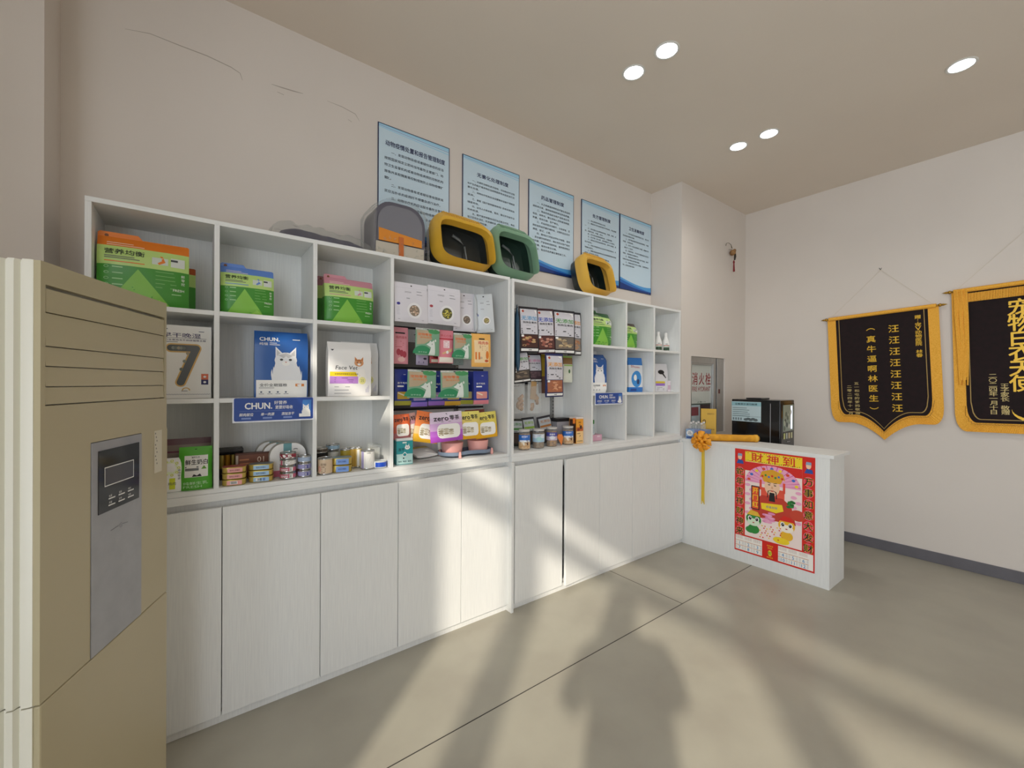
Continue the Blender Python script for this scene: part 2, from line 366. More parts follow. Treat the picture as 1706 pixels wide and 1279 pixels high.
g.rect(.125, H-.45, .185, H-.27, K_, e4); g.rect(.132, H-.443, .178, H-.277, c('#e8552e', .5), e5); g.col('开门红', .155, H-.305, .042, .053, Y_, e5-.0004, bold=.03)
for k in range(14): g.ell(.395+.03*cos(k*2.4)*((k % 4)/3), H-.36+.022*sin(k*2.4)*((k % 4)/3), .014, .010, (GN, c('#1f6a2c', .5))[k % 2], e3-.0001*k, 10)
g.ell(.44, H-.43, .05, .04, c('#c8452f', .5), e2, 18)
for k in range(9): g.ell(.23+.02*(k % 3), .20+.017*(k//2)+.08, .026, .009, PK if k % 2 else c('#e68fbc', .5), e4-.0001*k, 12)
def snake(cx, cz, m, m2, hat):       # round cartoon snake head with cap
    g.ell(cx, cz-.075, .042, .035, m, e3, 20); g.ell(cx, cz, .055, .048, m, e4, 24); g.ell(cx, cz-.022, .045, .028, m2, e5, 20)
    g.flat([(cx-.05, cz+.03), (cx+.05, cz+.03), (cx+.03, cz+.062), (cx-.02, cz+.07)], hat, e5)
    for s_ in (-1, 1):
        g.ell(cx+s_*.026, cz+.006, .015, .017, WHT, e5-.0004, 16); g.ell(cx+s_*.024, cz+.004, .010, .013, K_, e5-.0008, 14); g.ell(cx+s_*.022, cz+.009, .003, .004, WHT, e5-.0012, 8)
    g.ell(cx, cz-.024, .008, .004, c('#c4362c', .5), e5-.0008, 10)
snake(.143, .275, GN, c('#d9edd0', .5), c('#e7b73a', .5)); snake(.37, .285, c('#efb92c', .5), c('#fbf0e0', .5), R_)
for k in range(30): g.ell(.19+.007*(k*5 % 23), .155+.0055*(k*7 % 19), .005, .005, (c('#e8762c', .5), R_, Y_)[k % 3], e3-.00005*k, 8)
g.ell(.335, .165, .055, .025, Y_, e4, 18); g.ell(.12, .19, .035, .025, GN, e4, 16)
for sx_, wd in ((.039, '蛇年吉祥财神来'), (CW-.039, '万事如意大发财')):
    h0 = H-.175
    for k, ch in enumerate(wd):
        z = h0-k*.078; g.ell(sx_, z, .030, .034, PK, e1, 20); g.ell(sx_, z, .028, .032, c('#e2434b', .5), e2, 20)
        g.txt(ch, sx_+.001, z, .056, Y_, e3, bold=.07); g.txt(ch, sx_, z, .056, K_, e4, bold=.03)
    g.flat([(sx_-.026, H-.115), (sx_+.028, H-.115), (sx_+.022, H-.088), (sx_-.012, H-.082)], c('#2a4fa0', .5), e1)      # plain portrait stand-in
    g.ell(sx_, H-.063, .016, .021, SK, e2, 18); g.flat([(sx_-.018, H-.055), (sx_+.018, H-.055), (sx_+.016, H-.036), (sx_-.014, H-.034)], c('#8fa3bf', .5), e3)
g.rect(.008, .012, CW-.008, .125, WH, e0)                                    # twelve month blocks
g.rect(.205, .006, .315, .128, R_, e1)
for k in range(12):
    cx = (.04+.066*(k % 3)) if (k//3) % 2 == 0 else (.347+.066*(k % 3)); cz = .066 if k < 6 else .03
    g.txt(str(k+1), cx, cz, .024, c('#3d8ec4', .5), e2, bold=.01); g.rect(cx-.031, cz+.016, cx+.031, cz+.019, c('#c77b4a', .5), e1)
    for q in range(3): g.rect(cx-.028+q*.004, cz-.012, cx-.027+q*.004, cz+.012, c('#9fa8b5', .5), e1); g.rect(cx+.020+q*.004, cz-.012, cx+.021+q*.004, cz+.012, c('#9fa8b5', .5), e1)
    if k < 6:
        for q in range(9): g.rect(cx-.027+.006*q, .098, cx-.0255+.006*q, .122, c('#b89b98', .5), e1)
g.txt('2025', .26, .088, .012, Y_, e2); g.ell(.26, .05, .014, .022, Y_, e2, 14); g.txt('恭贺新禧', .26, .104, .010, Y_, e2); g.txt('蛇', .26, .05, .026, c('#2f8a3b', .5), e3, bold=.02); g.txt('新年快乐', .26, .018, .010, Y_, e2)
place(g.obj('printed_sheet', p), (0, 0, 0))

# ------------------------------------------------------------ floor-standing air conditioner
AA = Vector((-.264, 1.335, 0)); AD = Vector((.371, .929, 0)).normalized(); arz = atan2(AD.y, AD.x)
t = thing('air_conditioner', 'tall beige floor-standing air conditioner at the left edge', 'air conditioner', (AA.x, AA.y, 0), arz)
AW, AH, CUT, DP = .515, 1.66, .70, .33
def prof(w0, w1, z0, z1, mat, front=True):
    pass
# fluted side body
P2 = [(.0, .004)]
outl = [(0.001, 0)]
fl = []
for yy, dx in ((0, .0), (.006, -.002), (.018, -.003), (.021, .006), (.027, .008), (.031, -.003), (.042, -.004), (.045, .006), (.052, .007), (.056, -.003), (.07, -.004), (.10, -.004), (DP-.03, -.004), (DP-.01, .004), (DP, .02)):
    fl.append((dx, yy))
ring = fl + [(AW-x, y) for x, y in fl[::-1]]
def ring3(z, gx=0): return [(x if x < AW/2 else x+gx, y+.012, z) for x, y in ring]
g = G().loft([ring3(.03, .012), ring3(CUT-.0015, .010)], ACS); g.obj('lower_housing', t, smooth=25)
G().loft([ring3(CUT+.0015, .010), ring3(AH-.006), [(x*.99+.002, y, AH) for x, y, _ in ring3(0)]], ACS).obj('upper_housing', t, smooth=25)
G().box(.012, .012, CUT-.004, AW+.004, DP-.03, CUT+.004, BLK).obj('joint_gap', t)
G().box(.02, .03, 0, AW-.01, DP-.02, .03, c('#55514a', .6)).obj('base', t)
g = G().box(.002, 0, .03, AW+.010, .013, CUT-.0018, ACB); g.obj('lower_front_panel', t, bevel=.004)
for a, b, z0, z1 in ((.001, AW, 1.615, AH-.001), (.001, .155, CUT+.0018, 1.345), (.367, AW+.004, CUT+.0018, 1.345), (.155, .367, 1.245, 1.345), (.001, .014, 1.345, 1.615), (.503, AW, 1.345, 1.615)):
    pass
g = G()
g.box(.001, 0, 1.610, AW, .013, AH-.001, ACB).box(.001, 0, 1.245, AW+.002, .013, 1.345, ACB).box(.001, 0, CUT+.0018, .156, .013, 1.245, ACB).box(.374, 0, CUT+.0018, AW+.006, .013, 1.245, ACB)
g.box(.001, 0, 1.345, .014, .013, 1.610, ACB).box(.503, 0, 1.345, AW, .013, 1.610, ACB)
g.obj('front_panel', t)
G().box(.014, .012, 1.34, .503, .02, 1.61, BLK).obj('outlet_cavity', t)
zz = [1.603, 1.550, 1.476, 1.432, 1.387, 1.347]
for i in range(5):
    g = G(); g.add([(.016, .0005, zz[i+1]+.001), (.501, .0005, zz[i+1]+.001), (.501, .003 if i else .001, zz[i]-.0012), (.016, .003 if i else .001, zz[i]-.0012), (.016, .010, zz[i+1]+.001), (.501, .010, zz[i+1]+.001), (.501, .011, zz[i]-.0012), (.016, .011, zz[i]-.0012)],
      [(0, 1, 2, 3), (7, 6, 5, 4), (0, 4, 5, 1), (1, 5, 6, 2), (2, 6, 7, 3), (3, 7, 4, 0)], ACB); g.obj('louver', t)
g = G().box(.1575, -.002, CUT+.002, .3725, .012, 1.2435, GREYM); g.tube([(.23, -.0025, 1.0), (.262, -.0025, 1.003)], .0008, c('#85858a')); g.txt('G', .272, 1.002, .014, c('#85858a'), -.0026); g.tube([(.28, -.0025, 1.003), (.305, -.0025, 1.0)], .0008, c('#85858a'))
k_ = g.obj('control_fascia', t, bevel=.0012)
g = G().box(.180, -.0035, 1.056, .356, -.002, 1.220, c('#1b1a1c', .12)); WL = c('#e8e8e4', .5)
sd = -.0042
for a, b, d_, e_ in ((.201, 1.123, .328, 1.1255), (.201, 1.1715, .328, 1.174), (.201, 1.123, .2035, 1.174), (.3255, 1.123, .328, 1.174)): g.rect(a, b, d_, e_, WL, sd)
g.rect(.2035, 1.1255, .3255, 1.1715, c('#4a4a4e', .15), sd+.0003)
for i, r_ in enumerate((('电源', '温度', '模式'), ('风速', '定时', '扫风'))):
    for j, s_ in enumerate(r_):
        x = .231+.0415*j; z = 1.088-.0175*i; g.rect(x-.014, z-.0016, x+.014, z+.0016, WL, sd); g.txt(s_, x-.006, z+.007, .006, WL, sd)
g.obj('display', k_)
g = G().rect(.443, 1.109, .487, 1.243, c('#d3ccb8', .5), -.0006)
for i in range(9): g.rect(.447+.004*(i % 3), 1.232-.012*i, .452+.004*(i % 3), 1.237-.012*i, c('#77746a'), -.0008)
g.obj('energy_sticker', t, label='faded strip of peeling paper label')

# ------------------------------------------------------------ goods: shared builders
def span(u0, u1, v0, Y):
    vm = v0; a, b, m = PY(u0, vm, Y), PY(u1, vm, Y), PY((u0+u1)/2, v0, Y); return (a.x+b.x)/2, b.x-a.x, m.z
def bagF(w, h, T, edge=.6, top=.55, seed=0, crin=.0015, bot=.75):
    def F(x, z):
        k = min(1, abs(2*x/w)); e = edge+(1-edge)*sqrt(max(0, 1-k*k)); s = z/h
        if s < .12: q = bot+(1-bot)*sin(max(0, s)/.12*pi/2)
        elif s < top: q = 1
        else: q = .05+.95*cos(min(1, (s-top)/(1-top)*1.12)*pi/2) if s < 1 else .05
        q = max(q, .05)
        return T/2*e*q + crin*noise.noise(Vector((x*28, z*28, seed)))*min(1, q*1.5)
    return F
def bagmesh(g, w, h, F, zone, nx=12, nz=18, yo=0., shape=None):
    vs = []; s = shape or (lambda z: 1.)
    for i in range(nz+1):
        for j in range(nx+1):
            z = h*i/nz; x = (w*(j/nx-.5)); vs.append((x*s(z/h), -F(x, z), z))
    n = len(vs); vs += [(x, -y, z) for x, y, z in vs]
    zs = {}
    for i in range(nz):
        m = zone((i+.5)/nz); fs = zs.setdefault(m, [])
        for j in range(nx):
            a = i*(nx+1)+j; fs.append((a, a+1, a+nx+2, a+nx+1)); fs.append((n+a, n+a+nx+1, n+a+nx+2, n+a+1))
        for a, fl_ in ((i*(nx+1), 0), (i*(nx+1)+nx, 1)):
            q = (a, a+nx+1, n+a+nx+1, n+a); fs.append(q if not fl_ else q[::-1])
    for j in range(nx):
        zs[zone(.5/nz)].append((j+1, j, n+j, n+j+1)); k = nz*(nx+1)+j; zs[zone(1-.5/nz)].append((k, k+1, n+k+1, n+k))
    used = g.xf; g.xf = None
    base = len(g.v); first = True
    for m, fs in zs.items():
        if m not in g.m: g.m.append(m)
        if first: g.v += vs; first = False
        for f in fs: g.f.append([i+base for i in f]); g.mi.append(g.m.index(m))
    g.xf = used
    sh = s
    return lambda x, y, z: (x*sh(max(0, min(1, z/h))), y-F(x, z), z)
def cat(g, cx, cz, s, fur, patch, y, e=.02, body=True):    # a sitting cat printed on a pack
    D_ = .0003
    if body:
        pts = []
        for i in range(34):
            a = pi*1.12*i/33-pi*.56+pi/2; q = 1.0+(.07 if i % 2 else -.03); pts.append((cx+.04*s+.60*s*q*cos(a+pi), cz-.62*s+.66*s*q*sin(a)*.9))
        g.flat([(cx-.5*s, cz-1.35*s), (cx+.62*s, cz-1.35*s)]+sorted(pts, key=lambda p: -p[0]), fur, y, e)
        g.flat([(cx-.5*s, cz-1.35*s), (cx+.62*s, cz-1.35*s), (cx+.6*s, cz-.7*s), (cx+.42*s, cz-.1*s), (cx-.42*s, cz-.1*s), (cx-.55*s, cz-.7*s)], fur, y, e)
    for q in (-1, 1):
        g.flat([(cx+q*.12*s, cz+.3*s), (cx+q*.42*s, cz+.1*s), (cx+q*.42*s, cz+.62*s)], fur, y-D_, e); g.flat([(cx+q*.2*s, cz+.28*s), (cx+q*.37*s, cz+.18*s), (cx+q*.38*s, cz+.5*s)], patch, y-2*D_, e)
    g.ell(cx, cz, .46*s, .36*s, fur, y-2*D_, 18, e=e)
    g.flat([(cx-.3*s, cz+.22*s), (cx-.1*s, cz+.1*s), (cx, cz+.2*s), (cx+.1*s, cz+.1*s), (cx+.3*s, cz+.22*s), (cx, cz+.34*s)], patch, y-3*D_, e)
    for q in (-1, 1): g.ell(cx+q*.18*s, cz+.03*s, .07*s, .05*s, c('#3a3a38'), y-4*D_, 8)
    g.ell(cx, cz-.14*s, .16*s, .11*s, WHT, y-4*D_, 12); g.flat([(cx-.05*s, cz-.06*s), (cx+.05*s, cz-.06*s), (cx, cz-.12*s)], c('#c98a86'), y-5*D_)
def dog(g, cx, cz, s, m, y):        # a generic dog head in profile
    g.flat([(cx-.5*s, cz-.05*s), (cx-.1*s, cz+.28*s), (cx+.05*s, cz+.5*s), (cx+.18*s, cz+.3*s), (cx+.4*s, cz+.5*s), (cx+.42*s, cz+.1*s), (cx+.5*s, cz-.8*s), (cx+.1*s, cz-.8*s), (cx, cz-.25*s), (cx-.4*s, cz-.22*s)], m, y)
    g.ell(cx-.48*s, cz-.05*s, .05*s, .04*s, BLK, y-.0003, 8); g.ell(cx-.02*s, cz+.12*s, .03*s, .04*s, BLK, y-.0003, 8)
LINEG = c('#6d7466')
def lines(g, x, z, w, n, pitch, h, mat, y, seed=1, e=None):
    r = random.Random(seed)
    for i in range(n): g.rect(x, z-i*pitch-h, x+w*(.6+.4*r.random()), z-i*pitch, mat, y, e)

# ------------------------------------------------------------ litter bags (top row)
def litter(name, label, u0, u1, v0, Y, topc, zb, T=.085, group=None, front=True, hgt=None, wid=None, rz=0, xc=None, full=False):
    x, w, zt = span(u0, u1, v0, Y-T*.4); h = hgt or zt-zb; w = wid or w; x = x if xc is None else xc
    t = thing(name, label, 'cat litter bag', (x, Y, zb), rz, group)
    TC, LG, DG, MG = c(topc, .35), c('#b9d77e', .38), c('#3f8f2b', .35), c('#83bf49', .35)
    F = bagF(w, h, T, .55, .6, seed=x*9, crin=.003)
    g = G(); zone = lambda s: DG if s < .60 else LG if s < .86 else TC
    hb = h*.93; F2 = lambda x_, z_: F(x_, z_*1.0)
    xf = bagmesh(g, w, hb, F2, lambda s: DG if s < .57 else LG if s < .86 else TC, nx=12, nz=21)
    g.xf = xf; y = -.0006; e = w/10; a = -w/2
    if front:
        g.flat([(a+.12*w, 0.004), (a+.78*w, .004), (a+.43*w, .50*h)], MG, y, e)
        g.flat([(a+.56*w, .004), (a+.78*w, .004), (a+.66*w, .10*h)], c('#9fd05c', .35), y-.0002, e)
        tx = {'#e07a1f': '营养均衡', '#5f86cf': '营养均衡', '#cf8f9d': '营养均衡'}.get(topc, '营养均衡')
        g.txt(tx, a+.29*w, .715*h, .075*h, c('#33402c'), y-.0008, fit=.42*w, bold=.03)
        lines(g, a+.08*w, .655*h, .45*w, 2, .025*h, .012*h, LINEG, y-.0005, 3, e); g.rect(a+.08*w, .572*h, a+.5*w, .585*h, TC, y-.0005, e)
        g.rect(a+.58*w, .60*h, a+.76*w, .70*h, c('#c9d3c6'), y-.0005, e); g.flat([(a+.66*w, .60*h), (a+.73*w, .64*h), (a+.70*w, .72*h), (a+.67*w, .73*h), (a+.69*w, .66*h), (a+.64*w, .62*h)], TC, y-.0008)
        g.rect(a+.79*w, .59*h, a+.95*w, .72*h, c('#d4d9d2'), y-.0005, e); g.rect(a+.79*w, .67*h, a+.87*w, .70*h, c('#3b4044'), y-.0008, e)
        for i in range(4): g.ell(a+.10*w, (.50-.08*i)*h, .026*w, .018*h, c('#a9d39a'), y-.0006, 12); g.ell(a+.10*w, (.50-.08*i)*h, .02*w, .013*h, DG, y-.0009, 12); g.rect(a+.16*w, (.495-.08*i)*h, a+.27*w, (.51-.08*i)*h, c('#a9d39a'), y-.0006)
        lines(g, a+.62*w, .5*h, .24*w, 5, .055*h, .007*h, c('#8fc178'), y-.0006, 5)
        g.col('鲜零挖', a+.93*w, .47*h, .042*h, .055*h, c('#eef4e6'), y-.0008); g.txt('FRESH', a+.88*w, .26*h, .035*h, c('#eef4e6'), y-.0008, bold=.02); lines(g, a+.8*w, .2*h, .17*w, 1, .01, .012*h, c('#a9d39a'), y-.0006)
        lines(g, a+.1*w, .85*h, .4*w, 2, .03*h, .008*h, c('#f3e3d4'), y-.0006, 8, e)
    b = g.obj('bag_body', t, smooth=50)
    g = G(); z0, z1, z2 = .86*h*.0+hb-.004, hb+.012*h, h       # folded header tab, higher on the left
    g.prism([(-w/2, z0), (w/2, z0), (w/2-.004, z1), (-w/2+.47*w, z1), (-w/2+.42*w, z2), (-w/2+.006, z2), (-w/2, z2-.006)], -.002, .002, TC)
    g.ell(-w/2+.09*w, hb+.02*h, .006, .006, c('#7a4a2a'), -.0024, 10); g.obj('header_tab', t)
    return t
litter('litter_bag', 'orange topped green cat litter bag in front, partly behind the air conditioner', 160, 315, 391, 2.175, '#e07a1f', S1)
litter('litter_bag', 'dark orange topped litter bag behind the orange one in the left compartment', 190, 326, 432, 2.27, '#b5551f', S1, front=False)
litter('litter_bag', 'blue topped green cat litter bag in the second top compartment', 370, 455, 440, 2.175, '#5f86cf', S1, wid=.196)
litter('litter_bag', 'pink topped green cat litter bag, front one in the third top compartment', 537, 627, 459, 2.20, '#cf8f9d', S1, wid=.235)
litter('litter_bag', 'pink topped litter bag behind the front pink one, its left edge showing', 530, 600, 462, 2.30, '#a87480', S1, front=False)
litter('litter_bag', 'plump dark green topped litter bag in the right shelving unit', 993, 1027, 517, 2.19, '#2f6d33', S1-.005, T=.15, wid=.235, xc=2.455)
litter('litter_bag', 'small green litter bag with a dark brown top, beside the plump one', 1045, 1068, 535, 2.19, '#4c3a27', S1-.005, T=.13, wid=.20, xc=2.80)

# ------------------------------------------------------------ boxes and kibble bags (second row)
x, w, zt = span(283, 353, 543, 2.16); h = zt-S2; w = .170; x = .058-w/2
t = thing('freeze_dried_box', 'white cardboard food box with a big gold rimmed number seven window', 'food box', (x, 2.16, S2))
G().box(-w/2, 0, 0, w/2, .09, h, WHT).obj('carton', t, bevel=.001)
g = G(); y = -.0005; NV = c('#2b2c63'); a = -w/2
g.txt('早干晚湿', a+.43*w, .865*h, .062*h, NV, y, fit=.72*w, bold=.02); g.txt('全价生骨肉冻干双拼猫粮主粮', a+.47*w, .80*h, .024*h, NV, y, fit=.84*w, bold=.02); g.rect(a+.06*w, .825*h, a+.9*w, .829*h, NV, y)
lines(g, a+.06*w, .775*h, .45*w, 1, .01, .006*h, NV, y); lines(g, a+.05*w, .95*h, .18*w, 1, .01, .010*h, NV, y); lines(g, a+.75*w, .93*h, .16*w, 1, .01, .008*h, NV, y)
def seven(r, m, yy):
    p = [(a+.23*w, .69*h), (a+.70*w, .69*h), (a+.41*w, .22*h)]
    for i in range(2):
        (x0, z0), (x1, z1) = p[i], p[i+1]; L_ = hypot(x1-x0, z1-z0); nx_, nz_ = -(z1-z0)/L_*r, (x1-x0)/L_*r
        g.flat([(x0+nx_, z0+nz_), (x1+nx_, z1+nz_), (x1-nx_, z1-nz_), (x0-nx_, z0-nz_)], m, yy-.00005*i)
    for i, (x0, z0) in enumerate(p): g.ell(x0, z0, r, r, m, yy-.0001-.00005*i, 20)
seven(.105*w, c('#d9b06a'), -.0006); seven(.075*w, c('#5b5f60', .2), -.0010)
for k in range(8): g.ell(a+(.27+.05*k if k < 5 else .60-.06*(k-4))*w, (.69 if k < 5 else .62-.11*(k-5))*h, .035*w, .022*h, (c('#8b9189'), c('#6f756f'), c('#a79c86'))[k % 3], -.0014-.00005*k, 10)
g.rect(a+.80*w, .26*h, a+.94*w, .34*h, c('#dd7350'), y); g.rect(a+.80*w, .19*h, a+.94*w, .26*h, NV, y); g.ell(a+.87*w, .3*h, .03*w, .015*h, WHT, y-.0003, 10); g.ell(a+.87*w, .225*h, .03*w, .015*h, WHT, y-.0003, 10)
g.ell(a+.51*w, .11*h, .08*w, .04*h, c('#d9b06a'), y, 18, 0, pi); g.ell(a+.51*w, .11*h, .055*w, .028*h, WHT, y-.0003, 18, 0, pi); lines(g, a+.42*w, .105*h, .18*w, 1, .01, .006*h, NV, y-.0005)
for k in range(40): g.rect(a+(.02+.024*k)*w, (.052+.004*(k % 2))*h, a+(.042+.024*k)*w, (.056+.004*(k % 2))*h, NV, y)
g.col('原料', a+.06*w, .24*h, .02*h, .03*h, NV, y)
g.obj('front_print', t)

def kibble_blue(label, X, Y, zb, w, h, T, rz=0, cropped=False, name='kibble_bag'):
    t = thing(name, label, 'pet food bag', (X, Y, zb), rz)
    BL = c('#2358a0', .35); F = bagF(w, h, T, .8, .8, seed=X, crin=.0015); g = G(); g.xf = bagmesh(g, w, h, F, lambda s: BL, 10, 18); y = -.0006; a = -w/2; e = w/10
    g.rect(a+.03*w, .0, a+.98*w, .26*h, WHT, y, e); g.txt('CHUN.', a+.27*w, .875*h, .058*h, WHT, y, bold=.05, fit=.36*w); g.txt('纯福', a+.16*w, .80*h, .04*h, WHT, y, fit=.15*w); lines(g, a+.27*w, .82*h, .2*w, 2, .025*h, .008*h, WHT, y)
    lines(g, a+.7*w, .885*h, .22*w, 1, .01, .010*h, WHT, y)
    cat(g, a+.57*w, .56*h, .46*w, c('#e6e7ea', .6), c('#c5c4c6', .6), y, e)
    g.rect(a+.03*w, .0, a+.98*w, .26*h, WHT, y-.0008, e)
    g.txt('全价全期猫粮', a+.34*w, .185*h, .045*h, c('#2d2d33'), y-.0014, bold=.02, fit=.5*w); g.rect(a+.75*w, .165*h, a+.92*w, .205*h, c('#db8438'), y-.0014); g.ell(a+.8*w, .185*h, .02*w, .01*h, WHT, y-.0018, 8)
    lines(g, a+.08*w, .145*h, .42*w, 1, .01, .006*h, c('#55555c'), y-.0014)
    for i in range(4): g.ell(a+(.12+.15*i)*w, .08*h, .02*w, .012*h, c('#44506a'), y-.0014, 8); g.rect(a+(.08+.15*i)*w, .05*h, a+(.17+.15*i)*w, .056*h, c('#44506a'), y-.0014)
    g.obj('bag_body', t, smooth=50); return t
kibble_blue('blue kibble bag with a fluffy white cat above a white band, middle compartment', .318, 2.17, S2, .212, .295, .075, radians(-3))
kibble_blue('blue kibble bag in the right shelving unit, seen from the side above the blue strip', 2.435, 2.20, S2, .18, .29, .11, radians(-8))

def strip_sign(label, x0, x1, z0, z1, Y):
    w, h = x1-x0, z1-z0; t = thing('shelf_strip_sign', label, 'sign', (x0, Y, z0), group=None)
    g = G(); BL = c('#2a4b98', .35); g.prism([(0, 0), (w, 0), (w, h), (0, h)], 0, .0025, c('#e4e7f2', .35)); g.rrect(.005, .006, w-.004, h, .006, BL, -.0004)
    g.txt('CHUN.', .30*w, .68*h, .26*h, WHT, -.0008, bold=.06, fit=.32*w); g.txt('好营养', .565*w, .80*h, .15*h, WHT, -.0008, bold=.02); g.txt('更要好吸收', .61*w, .60*h, .15*h, WHT, -.0008, bold=.02, fit=.22*w)
    for i, s_ in enumerate(('鲜肉就位', '单一肉源', '添加冻干')): g.txt(s_, (.155+.25*i)*w, .32*h, .13*h, WHT, -.0008, bold=.03, sh=.15, fit=.16*w); g.rect((.10+.25*i)*w, .13*h, (.21+.25*i)*w, .20*h, c('#7f95cc'), -.0008)
    g.rect(.08*w, .46*h, .74*w, .468*h, c('#7f95cc'), -.0008)
    g.flat([(.83*w, .25*h), (.95*w, .25*h), (.965*w, .9*h), (.85*w, .9*h)], c('#3d78c0', .4), -.0008); cat(g, .89*w, .55*h, .09*w, WHT, c('#c5c4c6'), -.0012, e=None); g.rect(.80*w, .16*h, .95*w, .30*h, WHT, -.0032)
    g.obj('sign_panel', t); return t
strip_sign('wide blue strip sign with white lettering hung below the blue kibble bag', .128, .441, 1.228, 1.331, Y1-.0035)
strip_sign('narrow dark blue strip sign on the right shelving unit', 2.315, 2.625, 1.245, 1.331, Y2-.0035)

def kibble_white(label, X, Y, w, h, T, rz=0, zb=S2, name='kibble_bag'):
    t = thing(name, label, 'pet food bag', (X, Y, zb), rz)
    Wh = c('#eceae8', .4); F = bagF(w, h, T, .7, .75, seed=X*3, crin=.0015); g = G(); g.xf = bagmesh(g, w, h, F, lambda s: Wh, 10, 18); y = -.0006; a = -w/2; e = w/10
    cat(g, a+.69*w, .62*h, .24*w, c('#d79a6c', .6), c('#b8703c', .6), y, e, body=False); g.flat([(a+.58*w, .5*h), (a+.82*w, .5*h), (a+.9*w, .3*h), (a+.7*w, .3*h)], c('#f3efe9'), y, e)
    g.txt('Face Vet', a+.4*w, .53*h, .075*h, c('#2b2c30'), y-.0006, sh=.15, fit=.50*w); g.rect(a+.03*w, .37*h, a+.71*w, .45*h, c('#efd11f'), y, e); g.txt('五倍呵护护肤美毛全价猫粮', a+.4*w, .41*h, .028*h, c('#4a4322'), y-.0006, fit=.54*w)
    g.rect(a+.03*w, .235*h, a+.67*w, .365*h, c('#b983cf'), y-.0002, e); lines(g, a+.13*w, .34*h, .46*w, 3, .035*h, .008*h, c('#5f3c70'), y-.0006); g.ell(a+.77*w, .29*h, .085*w, .07*h, c('#e9e29a'), y-.0003, 18); g.txt('25', a+.77*w, .29*h, .05*h, c('#8d9a4b'), y-.0008)
    lines(g, a+.13*w, .18*h, .5*w, 3, .06*h, .008*h, c('#72747c'), y-.0003, 4); g.flat([(a+.05*w, .86*h), (a+.13*w, .86*h), (a+.09*w, .83*h)], c('#3a3d45'), y)
    for q in range(3): g.rect(a+(.86+.03*q)*w, .07*h, a+(.87+.03*q)*w, (.14+.03*q)*h, c('#a9a6c8'), y-.0003)
    g.obj('bag_body', t, smooth=50); return t
kibble_white('white kibble bag with a ginger cat, yellow and purple bands, front one', .615, 2.165, .205, .265, .07)
kibble_white('white kibble bag standing behind the front ginger cat bag', .700, 2.28, .19, .28, .06)

# ------------------------------------------------------------ tins and cans (bottom row of the long unit)
def at(u0, u1, Yc, v=770): a = PY((u0+u1)/2, v, Yc); return a.x
GOLDM = c('#c9b25c', .3, .7); STEEL = c('#bdbdbb', .25, .9)
def can(name, label, X, Y, z, r, h, lab, cat_='can', rim=STEEL, group=None, rz=-.35, prt=None, bare=None):
    t = thing(name, label, cat_, (X, Y, z), rz, group)
    G().lathe([(r*.9, .0), (r*.97, .001), (r, .003), (r, .0045), (r*.985, .006), (r*.985, h-.006), (r, h-.0045), (r, h-.002), (r*.965, h-.0008), (r*.95, h-.003), (r*.0001, h-.003)], rim).obj('can_body', t, smooth=40)
    g = G(); g.lathe([(r*.992, .0065), (r*.994, h-.0065)], lab); g.f = [f for f in g.f if len(f) == 4]; g.mi = g.mi[:len(g.f)]
    if prt: R = r*.994; g.xf = lambda x, y, zz: (sin(x/R)*(R-y), -cos(x/R)*(R-y), zz); prt(g, R, h)
    g.obj('label_wrap', t, smooth=40); return t
def tin(name, label, X, Y, z, w, d, h, m1, prt, rz=0, lid=None, group=None):
    t = thing(name, label, 'tin', (X, Y, z), rz, group)
    def ring(s, zz): return [(s*w/2*math.copysign(abs(cos(a))**.55, cos(a)), s*d/2*math.copysign(abs(sin(a))**.55, sin(a)), zz) for a in [2*pi*i/32 for i in range(32)]]
    G().loft([ring(.9, 0), ring(.97, .003), ring(.97, h-.004), ring(1, h-.0035), ring(1, h-.001), ring(.96, h), ring(.92, h-.0015)], GOLDM).obj('tin_body', t, smooth=40)
    if lid: G().loft([ring(.955, h-.0006), ring(.955, h+.0006)], lid).obj('lid_label', t)
    g = G(); yf = -d/2*.97-.0004
    g.xf = lambda x, y, zz: (x, -d/2*.985*(max(0, 1-abs(2*x/w)**3.6))**(1/3.6)+y, zz)
    g.rect(-.28*w, .003, .33*w, h-.004, m1, -.0003, w/14); prt(g); g.obj('label_band', t); return t
def bars(g, x0, z0, x1, z1, m, y, n=9):
    for i in range(n):
        a = x0+(x1-x0)*i/n; g.rect(a, z0, a+(x1-x0)/n*(.3+.4*((i*7) % 3)/2), z1, m, y)
PKL, BLL = c('#e8a3a0', .4), c('#9fc4e4', .4)
X = at(369, 412, 2.145, 790)
for k in range(3):
    w, h = .088, .0245
    def pr(g, k=k):
        if k == 0: g.rect(-.14*w, .006, .15*w, .018, WHT, -.0006, .01); bars(g, -.13*w, .007, .12*w, .017, BLK, -.0010)
        else: g.txt('猫用主食罐头', .02*w, .012, .006, c('#7a3d3a'), -.0008, fit=.42*w, bold=.02)
    tin('tin', ('oval gold tin with a pink label, bottom of its stack of three', 'oval gold tin with a pink label, middle of its stack of three', 'oval gold tin with a pink label, topmost of its stack of three')[k], X, 2.145, S0+k*(h+.0016), w, .062, h, PKL, pr, radians(-8+2*k), lid=c('#a9564c', .4) if k == 2 else None, group='pink label tins')
X = at(413, 458, 2.150, 785)
